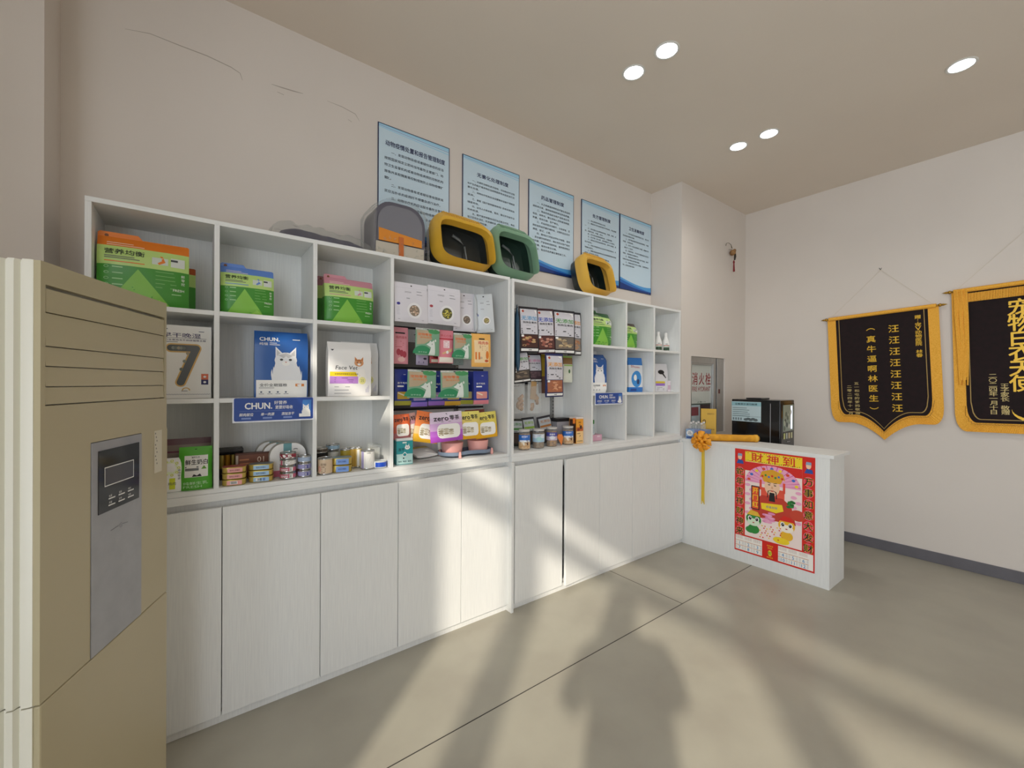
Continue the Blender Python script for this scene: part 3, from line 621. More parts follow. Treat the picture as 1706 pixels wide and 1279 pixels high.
for k in range(3):
    def pr(g, k=k):
        if k == 0: g.rect(-.2*w, .006, -.02*w, .018, WHT, -.0006, .01); bars(g, -.13*w, .007, .05*w, .017, BLK, -.0010); g.rect(.1*w, .006, .2*w, .018, c('#6b88c2'), -.0006)
        else: g.txt('猫用主食罐头', .02*w, .012, .006, c('#2f4a7c'), -.0008, fit=.42*w, bold=.02)
    tin('tin', ('oval gold tin with a light blue label, bottom of the three beside the pink tins', 'oval gold tin with a light blue label, middle of the three beside the pink tins', 'oval gold tin with a light blue label, topmost of the three beside the pink tins')[k], X, 2.152, S0+k*(h+.0016), .096, .064, h, BLL, pr, radians(-12), lid=c('#6f7c80', .3) if k == 2 else None, group='light blue tins beside the pink ones')
X = at(552, 587, 2.15, 775)
for k in range(2):
    tin('tin', ('oval gold tin with a bright blue label, lower of the pair beside the cream can', 'oval gold tin with a bright blue label, upper of the pair beside the cream can')[k], X, 2.152, S0+k*(.036), .094, .068, .034, c('#7fa6e6', .4), lambda g: g.txt('猫用主食罐头', .02*w, .017, .008, c('#2f4a9c'), -.0008, fit=.42*w, bold=.02), radians(-14), lid=c('#7c94a0', .3) if k else None, group='bright blue tins')
# red and white cans
X = at(469, 497, 2.142, 780)-.008
cols = ['#c2657a', '#c2657a', '#e9e6e2', '#a43a48']
for k in range(4):
    def pr(g, R, h, k=k):
        if k == 3:
            for q in range(16): g.ell(-.03+.004*q, .012+.006*sin(q*2.1), .0028, .0035, (WHT, c('#6e1c28'))[q % 2], -.0003-.00005*q, 7)
            g.txt('京', .012, .0145, .015, WHT, -.0012, bold=.05); g.ell(-.008, .0145, .006, .0065, WHT, -.0012, 10)
        elif k == 2: g.rect(-.028, .004, -.017, h-.004, c('#c2657a'), -.0003, .004); bars(g, -.014, .006, -.006, h-.007, BLK, -.0006, 5); lines(g, 0, h-.008, .02, 4, .004, .0012, c('#77757a'), -.0006)
        else: g.txt('meaty', -.008, .0155, .009, WHT, -.0006, bold=.03); g.rect(.013, .005, .027, h-.006, WHT, -.0004, .004); bars(g, .015, .007, .021, h-.008, BLK, -.0008, 4); lines(g, -.02, .010, .024, 1, .01, .0015, WHT, -.0006)
    can('food_can', ('small pink and white food can at the bottom of the tall stack of four', 'pink and white food can second from the bottom in the stack of four', 'white labelled food can third from the bottom in the stack of four', 'red and white patterned can on top of the stack of four')[k], X, 2.142, S0+k*.0298, .0335, .029, c(cols[k], .4), group='cans stacked beside the arch boxes', prt=pr)
X = at(499, 521, 2.138, 780)-.012
for k in range(3):
    def pr(g, R, h, k=k):
        if k < 2: g.rect(.006, .008, .022, h-.010, c('#5a5a96'), -.0004, .004); bars(g, .008, .01, .014, h-.012, WHT, -.0008, 3)
        lines(g, -.02, h-.009, .024, 3, .005, .0015, c('#6a6ca6'), -.0004, k)
    can('food_can', ('lilac food can at the bottom of the lilac stack', 'lilac food can in the middle of the lilac stack', 'pale blue grey food can on top of the lilac stack')[k], X+.004, 2.138, S0+k*.0328, .0275, .032, c(('#a9a6cf', '#9c99c6', '#a7b7cf')[k], .4), group='lilac cans', prt=pr)
# arch-shaped sleeves behind, each with three cans inside
for k in range(3):
    w, h = .150, .152; x = .350-.022*k
    t = thing('arch_sleeve', ('white arch shaped can sleeve, frontmost of three behind the cans', 'white arch shaped can sleeve, middle one of three behind the cans', 'white arch shaped can sleeve, rearmost of three by the back')[k], 'box', (x, 2.205+.052*k, S0), 0, 'arch shaped sleeves')
    arch = [(-w/2, 0), (w/2, 0)]+[(w/2-.055+.055*cos(a), h-.055+.055*sin(a)) for a in [pi/2*i/8 for i in range(9)]]+[(-w/2+.055+.055*cos(a), h-.055+.055*sin(a)) for a in [pi/2+pi/2*i/8 for i in range(9)]]
    g = G(); g.prism(arch, -.022, .022, WHT, c(('#d9d4c8', '#cfc6b4', '#d9d4c8')[k])); g.obj('sleeve', t)
    g = G().rect(-.02, h-.045, .014, h, c('#6fa3a8'), -.0224); g.ell(.03, h-.035, .012, .010, BLK, -.0226, 14, .5, 2.6); g.ell(.03, h-.038, .012, .010, WHT, -.0228, 14, .5, 2.6); g.txt('meaty', .035, h-.055, .006, c('#55555a'), -.0226)
    g.rect(-w/2+.004, .002, w/2-.004, .03, c('#c2657a'), -.0224); g.obj('front_print', t)
# black rack with gold cans, brown carton
X = .136
t = thing('can_display_box', 'black window box holding a row of small gold cans, behind the pink tins', 'box', (X, 2.26, S0)); w, h = .088, .135
g = G(); g.box(-w/2, 0, 0, w/2, .07, .045, c('#1e1b18')); g.box(-w/2, 0, h-.012, w/2, .07, h, c('#1e1b18')); g.box(-w/2, .06, .045, w/2, .07, h-.012, c('#1e1b18')); g.box(w/2-.003, 0, .045, w/2, .06, h-.012, c('#2a2622')); g.obj('tray', t)
for i in range(4): G().lathe([(.0001, 0), (.0098, 0), (.0098, .06), (.0001, .06)], (GOLDM, c('#c9962f', .3, .6))[i % 2], -.034+.021*i, .03).obj('small_can', t, smooth=40).location = (0, 0, .046)
X = .218
g = G().box(-.07, 0, 0, .07, .03, .115, c('#7a4a36', .5)); y = -.0005
g.txt('01', .026, .085, .025, c('#e6d2bd'), y, bold=.0); lines(g, -.055, .09, .055, 2, .018, .006, c('#c27f55'), y); g.rect(-.07, .065, .07, .068, c('#a9775a'), y); g.rect(.062, .066, .07, .108, c('#b8aa9c'), y); g.rect(-.069, .066, -.060, .108, c('#b8aa9c'), y)
g.box(-.0705, -.002, .108, .0705, .031, .1155, c('#5c3426'))
tag(place(g.obj('brown_carton'), (X, 2.225, S0)), 'flat brown carton marked 01 behind the blue and pink tins', 'box')
# left compartment
X = at(262, 300, 2.15, 790)
t = thing('snack_pack', 'white snack pack with a yellow cartoon print, beside the air conditioner', 'snack bag', (X+.004, 2.14, S0), radians(-4))
w, h = .088, .133; F = bagF(w, h, .03, .3, .8, 3); g = G(); g.xf = bagmesh(g, w, h, F, lambda s: WHT, 8, 12); y = -.0006
g.rect(-.0, .012, .018, .055, c('#d6de2c'), y, .01); g.ell(.003, .095, .024, .026, c('#e9f2cf'), y, 14); 
for k in range(9): g.ell(.003+.026*cos(k*.7), .095+.028*sin(k*.7), .005, .005, c('#d6de2c'), y-.0003, 8); g.ell(.003+.026*cos(k*.7), .095+.028*sin(k*.7), .0025, .0025, WHT, y-.0006, 8)
g.col('猫用零食', .030, .085, .009, .011, c('#54585a'), y); g.txt('鸡肉', .008, .034, .012, c('#54585a'), y-.0006); g.obj('bag_body', t, smooth=50)
X = at(301, 352, 2.145, 785)
t = thing('snack_pouch', 'green snack pouch with a white label and black lettering, front left compartment', 'snack bag', (X, 2.14, S0), radians(-3))
w, h = .108, .172; GR1 = c('#58b234', .3); F = bagF(w, h, .045, .35, .6, 5, bot=.9); g = G(); g.xf = bagmesh(g, w, h, F, lambda s: GR1, 10, 16); y = -.0006
g.rect(-.036, .052, .040, .138, WHT, y, .012); g.txt('鲜生奶白', .003, .112, .020, BLK, y-.0006, fit=.072, bold=.03); lines(g, -.034, .095, .066, 1, .01, .005, c('#77797a'), y-.0005); g.rect(-.034, .078, .010, .088, c('#77797a'), y-.0005, .01)
g.flat([(.018, .083), (.036, .083), (.027, .097)], c('#6aa53a'), y-.0006); g.flat([(-.012, .054), (-.006, .064), (.004, .058), (.014, .065), (.020, .054)], BLK, y-.0006); g.txt('纯鲜生乳', .0, .028, .012, c('#c9ecc0'), y-.0006, fit=.08, bold=.02); g.txt('FRESH', -.01, .014, .010, c('#c9ecc0'), y-.0006, fit=.06); g.ell(0, .163, .004, .003, BLK, y, 10)
g.txt('营养乳源', 0, .131, .006, BLK, y-.0008); g.obj('pouch_body', t, smooth=50)
X = at(283, 355, 2.21, 770)
t = thing('snack_pouch', 'large translucent pouch with maroon stripes, behind the green pouch', 'snack bag', (-.015, 2.215, S0), radians(2))
w, h = .150, .200; F = bagF(w, h, .04, .25, .6, 6); g = G(); g.xf = bagmesh(g, w, h, F, lambda s: c('#8f8078', .25) if s < .9 else c('#6e4a52', .3), 10, 16)
for k in range(4): g.rect(-.07, .145-.03*k, .07, .151-.03*k, c('#6e3346'), -.0006, .012)
g.obj('pouch_body', t, smooth=50)
# right compartment
def prcream(g, R, h): g.txt('宠物', -.004, h*.62, .012, c('#6a4b38'), -.0005); lines(g, -.012, h*.5, .02, 4, .009, .004, c('#8a6a52'), -.0005); g.ell(-.022, h*.35, .008, .014, c('#d9988a'), -.0005, 10)
can('food_can', 'cream coloured can beside the divider, front of the third bottom compartment', at(530, 551, 2.14, 775)+.003, 2.140, S0, .033, .078, c('#d5bda0', .4), prt=prcream)
can('food_can', 'black topped can behind the cream can', .500, 2.225, S0, .033, .088, c('#26221f', .4), rim=BLK)
can('food_can', 'dark striped can on top of the black topped can', .500, 2.225, S0+.0888, .032, .026, c('#4b4038', .4), prt=lambda g, R, h: lines(g, -.02, .020, .035, 3, .006, .002, c('#b3a58c'), -.0004))
can('food_can', 'white based can at the bottom of the rear stack behind the blue tins', .568, 2.275, S0, .034, .090, c('#d8d8d2', .4))
can('food_can', 'pale blue can on top of the rear stack behind the blue tins', .568, 2.275, S0+.0908, .033, .030, c('#9dbbd0', .4), prt=lambda g, R, h: lines(g, -.02, .022, .03, 3, .006, .003, c('#5f7f9c'), -.0004))
can('food_can', 'squat mustard yellow can at the back between the stacks', .618, 2.225, S0, .026, .098, c('#a8932f', .4), group=None)
t = thing('snack_jar', 'clear round jar with brown treats at the back of the third bottom compartment', 'jar', (.665, 2.28, S0))
G().lathe([(.028, 0), (.03, .004), (.03, .07), (.026, .078), (.026, .085)], CLEAR).obj('jar_body', t, smooth=40); G().lathe([(.0001, .086), (.028, .086), (.028, .096), (.0001, .096)], c('#cfcac0')).obj('lid', t, smooth=40); G().lathe([(.0001, .003), (.026, .004), (.026, .05), (.0001, .055)], special('treats', '#8a6238', .8, '#c4a074', nscale=90, bump=1, bdist=.004)).obj('treats', t)
for i, (x, yy, nm, cc) in enumerate(((.650, 2.215, 'slim yellow can, left one of the two behind the tall white can', '#c8a244'), (.676, 2.222-.012, 'slim cream and yellow can, right one of the two behind the tall white can', '#d8c184'))):
    can('slim_can', nm, x, yy, S0, .0185, .102, c(cc, .4), prt=(lambda g, R, h: g.rect(-.004, .01, .008, h-.01, WHT, -.0004, .004)) if i else None)
def prw(g, R, h):
    g.rect(-.034, .004, -.018, h-.004, c('#a59fc9'), -.0003, .006); lines(g, -.012, h-.02, .036, 9, .0075, .003, c('#a8a8a4'), -.0003, 6); g.txt('主食罐', .006, h-.012, .006, c('#55555a'), -.0005)
can('food_can', 'tall white can with fine grey print standing near the divider', at(601, 624, 2.15, 765), 2.150, S0, .034, .094, c('#e4e3df', .4), prt=prw)
t = thing('clear_box', 'small clear plastic box with white sachets near the right divider', 'box', (.782, 2.235, S0)); g = G(); g.box(-.035, -.03, 0, .013, .04, .105, CLEAR); g.obj('box_shell', t); G().box(-.03, -.02, .002, .008, .03, .09, c('#dcdcd6')).obj('sachet', t)
def prb(g, R, h): g.rect(-.034, .006, -.022, h-.006, WHT, -.0003, .006)
can('food_can', 'squat bright blue tin with a pale lid at the right end of the compartment', .764, 2.142, S0, .034, .036, c('#1f4fc4', .35), cat_='tin', rim=c('#cfd4d6', .3), prt=prb)

# ------------------------------------------------------------ display racks with hooks and hanging pouches
def rack(label, x0, x1, xu, Z0, Z1, bars_, hooks, panel=None):
    t = thing('hook_rack', label, 'display rack', (xu, 2.355, Z0)); D = c('#26262a', .4, .5); SLV = c('#9a9a98', .3, .8)
    g = G().box(-.010, -.006, 0, .010, .0165, Z1-Z0, SLV)
    for i in range(int((Z1-Z0)/.025)): g.rect(-.0035, .008+.025*i, .0035, .022+.025*i, BLK, -.0065)
    g.obj('slotted_upright', t)
    if panel: G().box(panel[0]-xu, .004, panel[2]-Z0, panel[1]-xu, .012, panel[3]-Z0, c('#77736e', .5)).obj('backing_panel', t)
    for i, (z, y) in enumerate(bars_): G().box(x0-xu, -.012+y-2.355, z-Z0-.006, x1-xu, y-2.355, z-Z0+.006, D).box(-.006, y-2.355-.002, z-Z0-.008, .006, -.004, z-Z0+.008, D).obj('crossbar', t)
    for x, y, z, yb in hooks:
        G().tube([(x-xu, yb-2.355-.004, z-Z0-.012), (x-xu, yb-2.36-.012, z-Z0-.012), (x-xu, y+.006-2.355, z-Z0-.012), (x-xu, y-2.355, z-Z0-.006)], .0018, D, 6).obj('hook', t)
    return t
HK = []      # hooks asked for by the pouches
def hang(name, label, u0, u1, v0, v1, Y, zone, prt, T=.022, rz=0., ry=0., group=None, edge=.25, shape=None, hook=True, rx=0, cat_='snack bag'):
    jr = random.Random(u0*31+v0); ry += (jr.random()-.5)*.06; rz += (jr.random()-.5)*.16; rx -= .03*jr.random()
    vm = (v0+v1)/2; a, b = PY(u0, vm, Y), PY(u1, vm, Y); um = (u0+u1)/2; z0, z1 = PY(um, v1, Y).z, PY(um, v0, Y).z; w, h = b.x-a.x, z1-z0
    t = thing(name, label, cat_, ((a.x+b.x)/2, Y, z0), rz, group, rx=rx, ry=ry)
    F = bagF(w, h, T, edge, .7, seed=a.x*7, bot=.25, crin=.0018); g = G(); g.xf = bagmesh(g, w, h, F, zone, 10, 16, shape=shape); prt(g, w, h, -w/2, -.0006, w/9)
    g.obj('pouch_body', t, smooth=50)
    HK.append(((a.x+b.x)/2+.0*w, Y, z1)) if hook else None
    return t
# white round-window pouches
WP = c('#dcd9e0', .35)
def pwhite(win, dot):
    def f(g, w, h, a, y, e):
        g.ell(0, .93*h, .005, .004, BLK, y, 8); g.ell(a+.57*w, .30*h, .22*w, .22*w, c('#e9e8ea', .4), y, 24, e=e); g.ell(a+.57*w, .30*h, .155*w, .155*w, c(win[0], .5), y-.0004, 22, e=e)
        r = random.Random(int(w*9999))
        for k in range(22):
            q, R = r.random()*6.28, r.random()**.5*.125*w; g.ell(a+.57*w+R*cos(q), .30*h+R*sin(q), .026*w, .016*w, c(win[1+k % 2], .5), y-.0008-.00004*k, 7)
        g.ell(a+.10*w, .45*h, .05*w, .035*h, c(dot), y, 12); lines(g, a+.28*w, .77*h, .2*w, 2, .02*h, .006*h, c('#77777c'), y, 2); lines(g, a+.64*w, .80*h, .22*w, 2, .08*h, .010*h, c('#4d4d55'), y, 3)
        g.txt('无添加', a+.38*w, .60*h, .028*h, c('#55555c'), y); lines(g, a+.05*w, .36*h, .12*w, 6, .035*h, .006*h, c('#a9a8b0'), y, 4); lines(g, a+.08*w, .07*h, .1*w, 1, .01, .008*h, c('#88888e'), y); lines(g, a+.8*w, .07*h, .1*w, 1, .01, .008*h, c('#88888e'), y)
        g.rect(a+.02*w, .86*h, a+.98*w, .864*h, c('#bdbbc2'), y, e)
    return f
z_ = lambda s: WP
W1, W2_, W3 = ('#8a7a68', '#e6d2bf', '#c9a890'), ('#5b5a34', '#d8cf66', '#b9a93c'), ('#6e6258', '#b39f8a', '#8d7b6a')
hang('snack_pouch', 'white pouch with a pinkish round window, leftmost on the top hooks', 657, 713, 472, 537, 2.13, z_, pwhite(W1, '#3a3590'), group=None)
hang('snack_pouch', 'white pouch with a yellow filled round window, second on the top hooks', 712, 766, 478, 541, 2.14, z_, pwhite(W2_, '#a8434c'))
hang('snack_pouch', 'white pouch behind, its brown round window half hidden', 756, 792, 488, 552, 2.20, z_, pwhite(W3, '#55555c'), rz=radians(-4))
hang('snack_pouch', 'white pouch seen edge on, turned beside the tilted one', 786, 800, 489, 553, 2.20, lambda s: c('#c3c7ca', .35), pwhite(W3, '#55555c'), rz=radians(52), T=.03)
hang('snack_pouch', 'pale grey pouch tilted to the right on the last top hook', 797, 822, 490, 554, 2.17, lambda s: c('#cfd4d8', .35), pwhite(('#8a7a50', '#d8cf9a', '#b9a93c'), '#4a5a9c'), rz=radians(-30), ry=radians(-5), T=.035)
# second row
PKP, GRP, ORP = c('#d9909b', .35), c('#7f9f86', .35), c('#f0b762', .35)
def ppink(g, w, h, a, y, e):
    g.rect(a+.1*w, .82*h, a+.75*w, .86*h, BLK, y, e); g.txt('纯肉猫条', 0, .72*h, .07*h, c('#a8303f'), y, fit=.75*w); lines(g, a+.1*w, .62*h, .6*w, 4, .05*h, .012*h, c('#b34a58'), y)
    for q in range(3): g.ell(a+(.3+.2*q)*w, (.32-.03*q)*h, .14*w, .09*h, c('#a83b4b'), y-.0003*q, 14, e=e)
    g.ell(a+.5*w, .12*h, .25*w, .07*h, c('#e6b9b4'), y, 14, e=e)
hang('snack_pouch', 'pink snack pouch at the left divider, second row of hooks', 655, 680, 545, 606, 2.19, lambda s: PKP, ppink)
def pgreen(g, w, h, a, y, e):
    g.rect(a, .93*h, a+w, h, c('#c9c9c4'), y, e); g.ell(0, .955*h, .05*w, .018*h, BLK, y-.0005, 10)
    g.flat([(a+.04*w, .92*h), (a+.5*w, .92*h), (a+.65*w, .60*h), (a+.35*w, .42*h), (a+.04*w, .38*h)], c('#b8a68a'), y, e)
    g.txt('宠物零食', a+.36*w, .76*h, .10*h, c('#e0743a'), y-.0008, bold=.03, fit=.58*w); g.txt('美味鲜肉', a+.40*w, .65*h, .07*h, c('#e08a4a'), y-.0008, fit=.5*w)
    g.ell(a+.27*w, .05*h, .38*w, .30*h, c('#2f8a5c'), y-.0004, 22, 0, pi, e=e); g.ell(a+.76*w, .9*h, .26*w, .09*h, c('#3f8f55'), y-.0003, 16, e=e)
    g.flat([(a+.52*w, .02*h), (a+.62*w, .30*h), (a+.42*w, .40*h), (a+.52*w, .46*h), (a+.58*w, .55*h), (a+.64*w, .50*h), (a+.74*w, .58*h), (a+.78*w, .42*h), (a+.80*w, .02*h)], c('#dfe6df'), y-.0008, e)
    g.ell(a+.66*w, .42*h, .012*w, .03*h, BLK, y-.0014, 8); g.ell(a+.80*w, .56*h, .03*w, .05*h, c('#e6e9e2'), y-.0012, 8)
    g.txt('冻干无谷', a+.27*w, .11*h, .05*h, c('#bfe3cc'), y-.0010, fit=.36*w)
GZ = lambda s: c('#7ba78a', .35)
hang('snack_pouch', 'green and orange pouch with a white animal, left one in the second row', 692, 731, 547, 592, 2.155, GZ, pgreen, rz=radians(-2))
def pred(g, w, h, a, y, e):
    g.txt('夹心小鱼', a+.5*w, .83*h, .08*h, c('#c93b4b'), y, fit=.75*w); g.rect(a+.05*w, .71*h, a+.95*w, .75*h, c('#c93b4b'), y, e); g.rect(a+.3*w, .46*h, a+.7*w, .68*h, c('#f6dde0'), y, e); lines(g, a+.35*w, .65*h, .3*w, 4, .05*h, .012*h, c('#c93b4b'), y-.0004)
    g.flat([(a+.2*w, .3*h), (a+.9*w, .47*h), (a+.85*w, .36*h), (a+.25*w, .26*h)], c('#e3b98a'), y-.0003, e); g.ell(a+.55*w, .33*h, .09*w, .05*h, WHT, y-.0006, 10); g.rect(a+.05*w, .02*h, a+.95*w, .18*h, c('#f2e9dc'), y, e)
hang('snack_pouch', 'pink and red pouch with fish shapes between the two green ones', 730, 755, 550, 605, 2.185, lambda s: c('#e58a97', .35), pred)
hang('snack_pouch', 'green and orange pouch with a white animal, right one in the second row', 756, 785, 555, 598, 2.16, GZ, pgreen)
hang('snack_pouch', 'lilac pouch tip showing below the left green pouch', 693, 713, 560, 608, 2.235, lambda s: c('#b7aac2', .35), lambda g, w, h, a, y, e: (g.rect(a+.15*w, .06*h, a+.6*w, .12*h, c('#6a5f86'), y), g.ell(a+.68*w, .22*h, .15*w, .04*h, c('#2f2b3c'), y, 10)))
hang('snack_pouch', 'red cornered pouch behind the pink one, showing low at its left', 716, 738, 552, 605, 2.24, lambda s: c('#c4474a', .35), lambda g, w, h, a, y, e: (g.rect(a+.1*w, .03*h, a+.9*w, .12*h, c('#e8d9c4'), y, e), g.ell(a+.5*w, .2*h, .3*w, .05*h, c('#7d1f28'), y, 12, e=e)))
hang('snack_pouch', 'grey green pouch behind, showing below the right green pouch', 753, 772, 560, 608, 2.25, lambda s: c('#8a9994', .35), lambda g, w, h, a, y, e: lines(g, a+.2*w, .15*h, .5*w, 3, .03*h, .01*h, c('#5c6b66'), y))
def porange(g, w, h, a, y, e):
    g.rect(a+.36*w, .82*h, a+.66*w, .86*h, BLK, y); g.rect(a+.12*w, .12*h, a+.86*w, .80*h, c('#f4d7a8'), y-.0001, e); g.txt('鸡肉条', a+.58*w, .72*h, .10*h, c('#d14a37'), y-.0006, bold=.03, fit=.56*w)
    g.txt('5', a+.42*w, .60*h, .08*h, c('#8a3f2a'), y-.0006); lines(g, a+.5*w, .63*h, .32*w, 4, .04*h, .010*h, c('#b86a4a'), y-.0006)
    for q in range(2): g.rect(a+(.16+.16*q)*w, .22*h, a+(.24+.16*q)*w, .44*h, c('#e07c2c'), y-.0006, e)
    g.ell(a+.78*w, .36*h, .08*w, .13*h, c('#e07c2c'), y-.0008, 14, e=e); g.ell(a+.74*w, .18*h, .1*w, .04*h, c('#c7562a'), y-.0010, 10); g.txt('20', a+.45*w, .27*h, .06*h, c('#4a3a6a'), y-.0010)
hang('snack_pouch', 'orange snack pouch near the right panel, second row of hooks', 786, 817, 556, 611, 2.165, lambda s: ORP, porange)
# third row: navy pouches with coloured feet
NVP = c('#22348c', .35)
def pnavy(foot, win):
    def f(g, w, h, a, y, e):
        g.txt('冻干鸡肉', a+.42*w, .62*h, .055*h, WHT, y, bold=.02, fit=.56*w); g.rect(a+.14*w, .51*h, a+.5*w, .55*h, WHT, y, e); lines(g, a+.5*w, .86*h, .2*w, 1, .01, .012*h, WHT, y)
        g.rrect(a+.14*w, .17*h, a+.86*w, .38*h, .04*w, c(win, .5), y, e)
        for k in range(12): g.ell(a+(.2+.06*(k*5 % 11))*w, (.2+.012*(k*7 % 13))*h, .05*w, .02*h, c('#e9dcc4' if k % 2 else win), y-.0003-.00003*k, 7)
    return f, (lambda s: c(foot, .3) if s < .10 else NVP)
NV = [('navy pouch with a yellow foot at the left divider, third row', 657, 685, 615, 675, 2.205, '#a8a43a', '#c7a23c'), ('navy pouch with a lilac foot, leftmost one behind the green packs', 684, 712, 618, 677, 2.21, '#8f74cf', '#b7a2d8'),
      ('navy pouch with a purple foot, right of the lilac footed one', 713, 741, 618, 675, 2.22, '#9a6fc4', '#b7a2d8'), ('navy pouch with an orange yellow foot behind the right green pack', 740, 768, 618, 675, 2.23, '#d8a83a', '#d9b96a'),
      ('navy pouch with an olive foot beside the upright', 764, 788, 618, 673, 2.24, '#a8a83a', '#d9c98a'), ('navy pouch with a pink foot and pink window, rightmost in the third row', 789, 814, 618, 673, 2.18, '#d6808c', '#e0968c')]
for nm, a, b, c0, c1, Y, ft, wn in NV:
    f, zf = pnavy(ft, wn); hang('snack_pouch', nm, a, b, c0, c1, Y, zf, f)
hang('snack_pouch', 'square green and orange pack in front of the navy pouches, left one', 678, 726, 616, 663, 2.15, GZ, pgreen)
hang('snack_pouch', 'square green and orange pack in front of the navy pouches, right one', 735, 780, 617, 663, 2.15, GZ, pgreen)
# fourth row: leaning pouches
def pzero(base2, win='#e9e2d2', full=True, half=None):
    def f(g, w, h, a, y, e):
        g.txt('zero', a+.31*w, .80*h, .17*h, c('#2a2326'), y-.0004, fit=.44*w, bold=.05); g.txt('零茶', a+.73*w, .80*h, .16*h, c('#2a2326'), y-.0004, fit=.32*w, bold=.03); lines(g, a+.3*w, .68*h, .45*w, 1, .01, .012*h, c('#4a4044'), y-.0004)
        g.rrect(a+.17*w, .12*h, a+.90*w, .60*h, .14*w, c('#f3f1ec', .4), y-.0003, e)
        for k in range(14): g.ell(a+(.28+.032*(k*5 % 15))*w, (.24+.015*(k*3 % 14))*h, .085*w, .03*h, c(('#a59a7e', '#cfc6ae')[k % 2], .6), y-.0006-.00004*k, 8)
        g.ell(0, .94*h, .02*w, .015*h, BLK, y, 8)
    return f
def zn(cols): return lambda s: c(cols[min(len(cols)-1, int(s*len(cols)))], .35)
Zc = [('orange pouch with black lettering at the left divider, fourth row', 655, 684, 690, 731, 2.17, ['#b06a6e', '#c9604a', '#e06a3a', '#e0683a'], -.03), ('lilac pouch edge behind the two orange ones', 676, 700, 688, 733, 2.19, ['#9a4fae', '#b678b8', '#d2a0b0', '#d9a9a0'], -.15),
      ('orange and yellow pouch leaning right beside the big lilac one', 687, 728, 686, 737, 2.14, ['#e8b22a', '#e8c08a', '#e8823f', '#e87a3c'], .17), ('large lilac and white pouch in the middle of the fourth row', 717, 772, 686, 735, 2.115, ['#b04fc4', '#b866cc', '#cfa6d6', '#d8c2dc', '#dccfe0'], -.02),
      ('yellow pouch left of the last one, partly behind the lilac pouch', 762, 800, 685, 731, 2.145, ['#ecb01c', '#ecc23a', '#e6d070', '#dfd26c'], -.02), ('yellow pouch at the right end of the fourth row', 794, 828, 686, 729, 2.165, ['#eeb21c', '#ecc02c', '#e6d25c', '#e2d468'], -.05)]
for nm, a, b, c0, c1, Y, cl, ry in Zc: hang('snack_pouch', nm, a, b, c0, c1, Y, zn(cl), pzero(None), T=.03, ry=ry, rx=radians(-3))
hang('snack_pouch', 'dark red pouch top peeking out above the yellow pouches', 775, 808, 682, 720, 2.26, lambda s: c('#8a4438', .4), lambda *k: None)
x = PY(725, 745, 2.2).x
def flatbag(label, X, Y, rz, m1, z=S0):
    t = thing('snack_pouch', label, 'snack bag', (X, Y, z+.016), rz, rx=radians(-72)); w, h = .15, .12; F = bagF(w, h, .024, .3, .7, seed=X); g = G(); g.xf = bagmesh(g, w, h, F, lambda s: WHT if s < .7 else m1, 8, 12); g.obj('pouch_body', t, smooth=50); return t
flatbag('white and yellow pouch lying flat on the shelf behind the bowls', 1.075, 2.23, radians(14), c('#e2cf6c', .4))
S_ = 0
rack('hook rack with grey backing in the wide compartment, carrying the coloured pouches', .85, 1.52, 1.333, 1.0, 1.98, [(1.955, 2.345), (1.72, 2.345), (1.485, 2.345), (1.245, 2.345)],
     [(x, y+.004, z-.008, 2.335) for x, y, z in HK if x < 1.55], (.835, 1.325, 1.25, 1.64))
HK.clear()
# dark pouches with windows in the next compartment
def pdark(band, txc, wc, yw=.32):
    def f(g, w, h, a, y, e):
        g.rect(a+.06*w, .40*h, a+.94*w, .95*h, c('#cfcdd4', .4), y, e); g.rrect(a+.12*w, .86*h, a+.9*w, .94*h, .03*w, WHT, y-.0003); g.ell(a+.2*w, .90*h, .06*w, .028*h, c('#b5482f'), y-.0006, 10)
        g.txt('无添加', a+.5*w, .75*h, .095*h, c(txc), y-.0006, bold=.05, fit=.80*w); g.txt('狗狗生骨肉', a+.52*w, .655*h, .045*h, BLK, y-.0006, bold=.04, fit=.7*w); lines(g, a+.1*w, .60*h, .75*w, 2, .03*h, .008*h, c('#8a8a92'), y-.0003)
        for q in range(3): g.rect(a+.09*w, (.505-.04*q)*h, a+(.55+.12*q)*w, (.525-.04*q)*h, c('#26262c'), y-.0006)
        g.rect(a+.08*w, .11*h, a+.92*w, .385*h, c(wc[0], .35), y-.0003, e); r = random.Random(int(a*1e5))
        for k in range(16): g.ell(a+(.2+.6*r.random())*w, (.15+.19*r.random())*h, .10*w, .022*h, c(wc[1+k % 2], .5), y-.0006-.00004*k, 8)
        g.rect(a+.08*w, .34*h, a+.2*w, .385*h, WHT, y-.0014); g.rect(a+.06*w, .03*h, a+.94*w, .085*h, WHT, y-.0003, e); g.txt('净含量', a+.5*w, .058*h, .025*h, BLK, y-.0008, bold=.04)
        for q in range(10): g.rect(a+.0*w, (.1+.08*q)*h, a+.035*w, (.13+.08*q)*h, c(band), y-.0003)
    return f
DK = lambda col: (lambda s: c(col, .4))
HD = [('dark pouch with light blue title and round treats, leftmost of the top row', 867, 897, 511, 587, 2.16, '#2a2030', '#5f9fc9', ('#4a2a24', '#c4a070', '#8a4a3a')), ('dark pouch with dark blue title and reddish treats, second of the top row', 896, 925, 514, 589, 2.165, '#5a1d2c', '#2f4ab0', ('#5a3430', '#9a5a4c', '#c99480')),
      ('dark pouch with green title and pale sticks, third of the top row', 923, 957, 517, 590, 2.16, '#7a5a20', '#4f9a44', ('#6f665e', '#c9b48a', '#a0886a')), ('dark pouch with orange title behind, at the right end of the top row', 946, 968, 520, 592, 2.19, '#242a44', '#d89a4a', ('#8f8378', '#a5704c', '#b58a68'))]
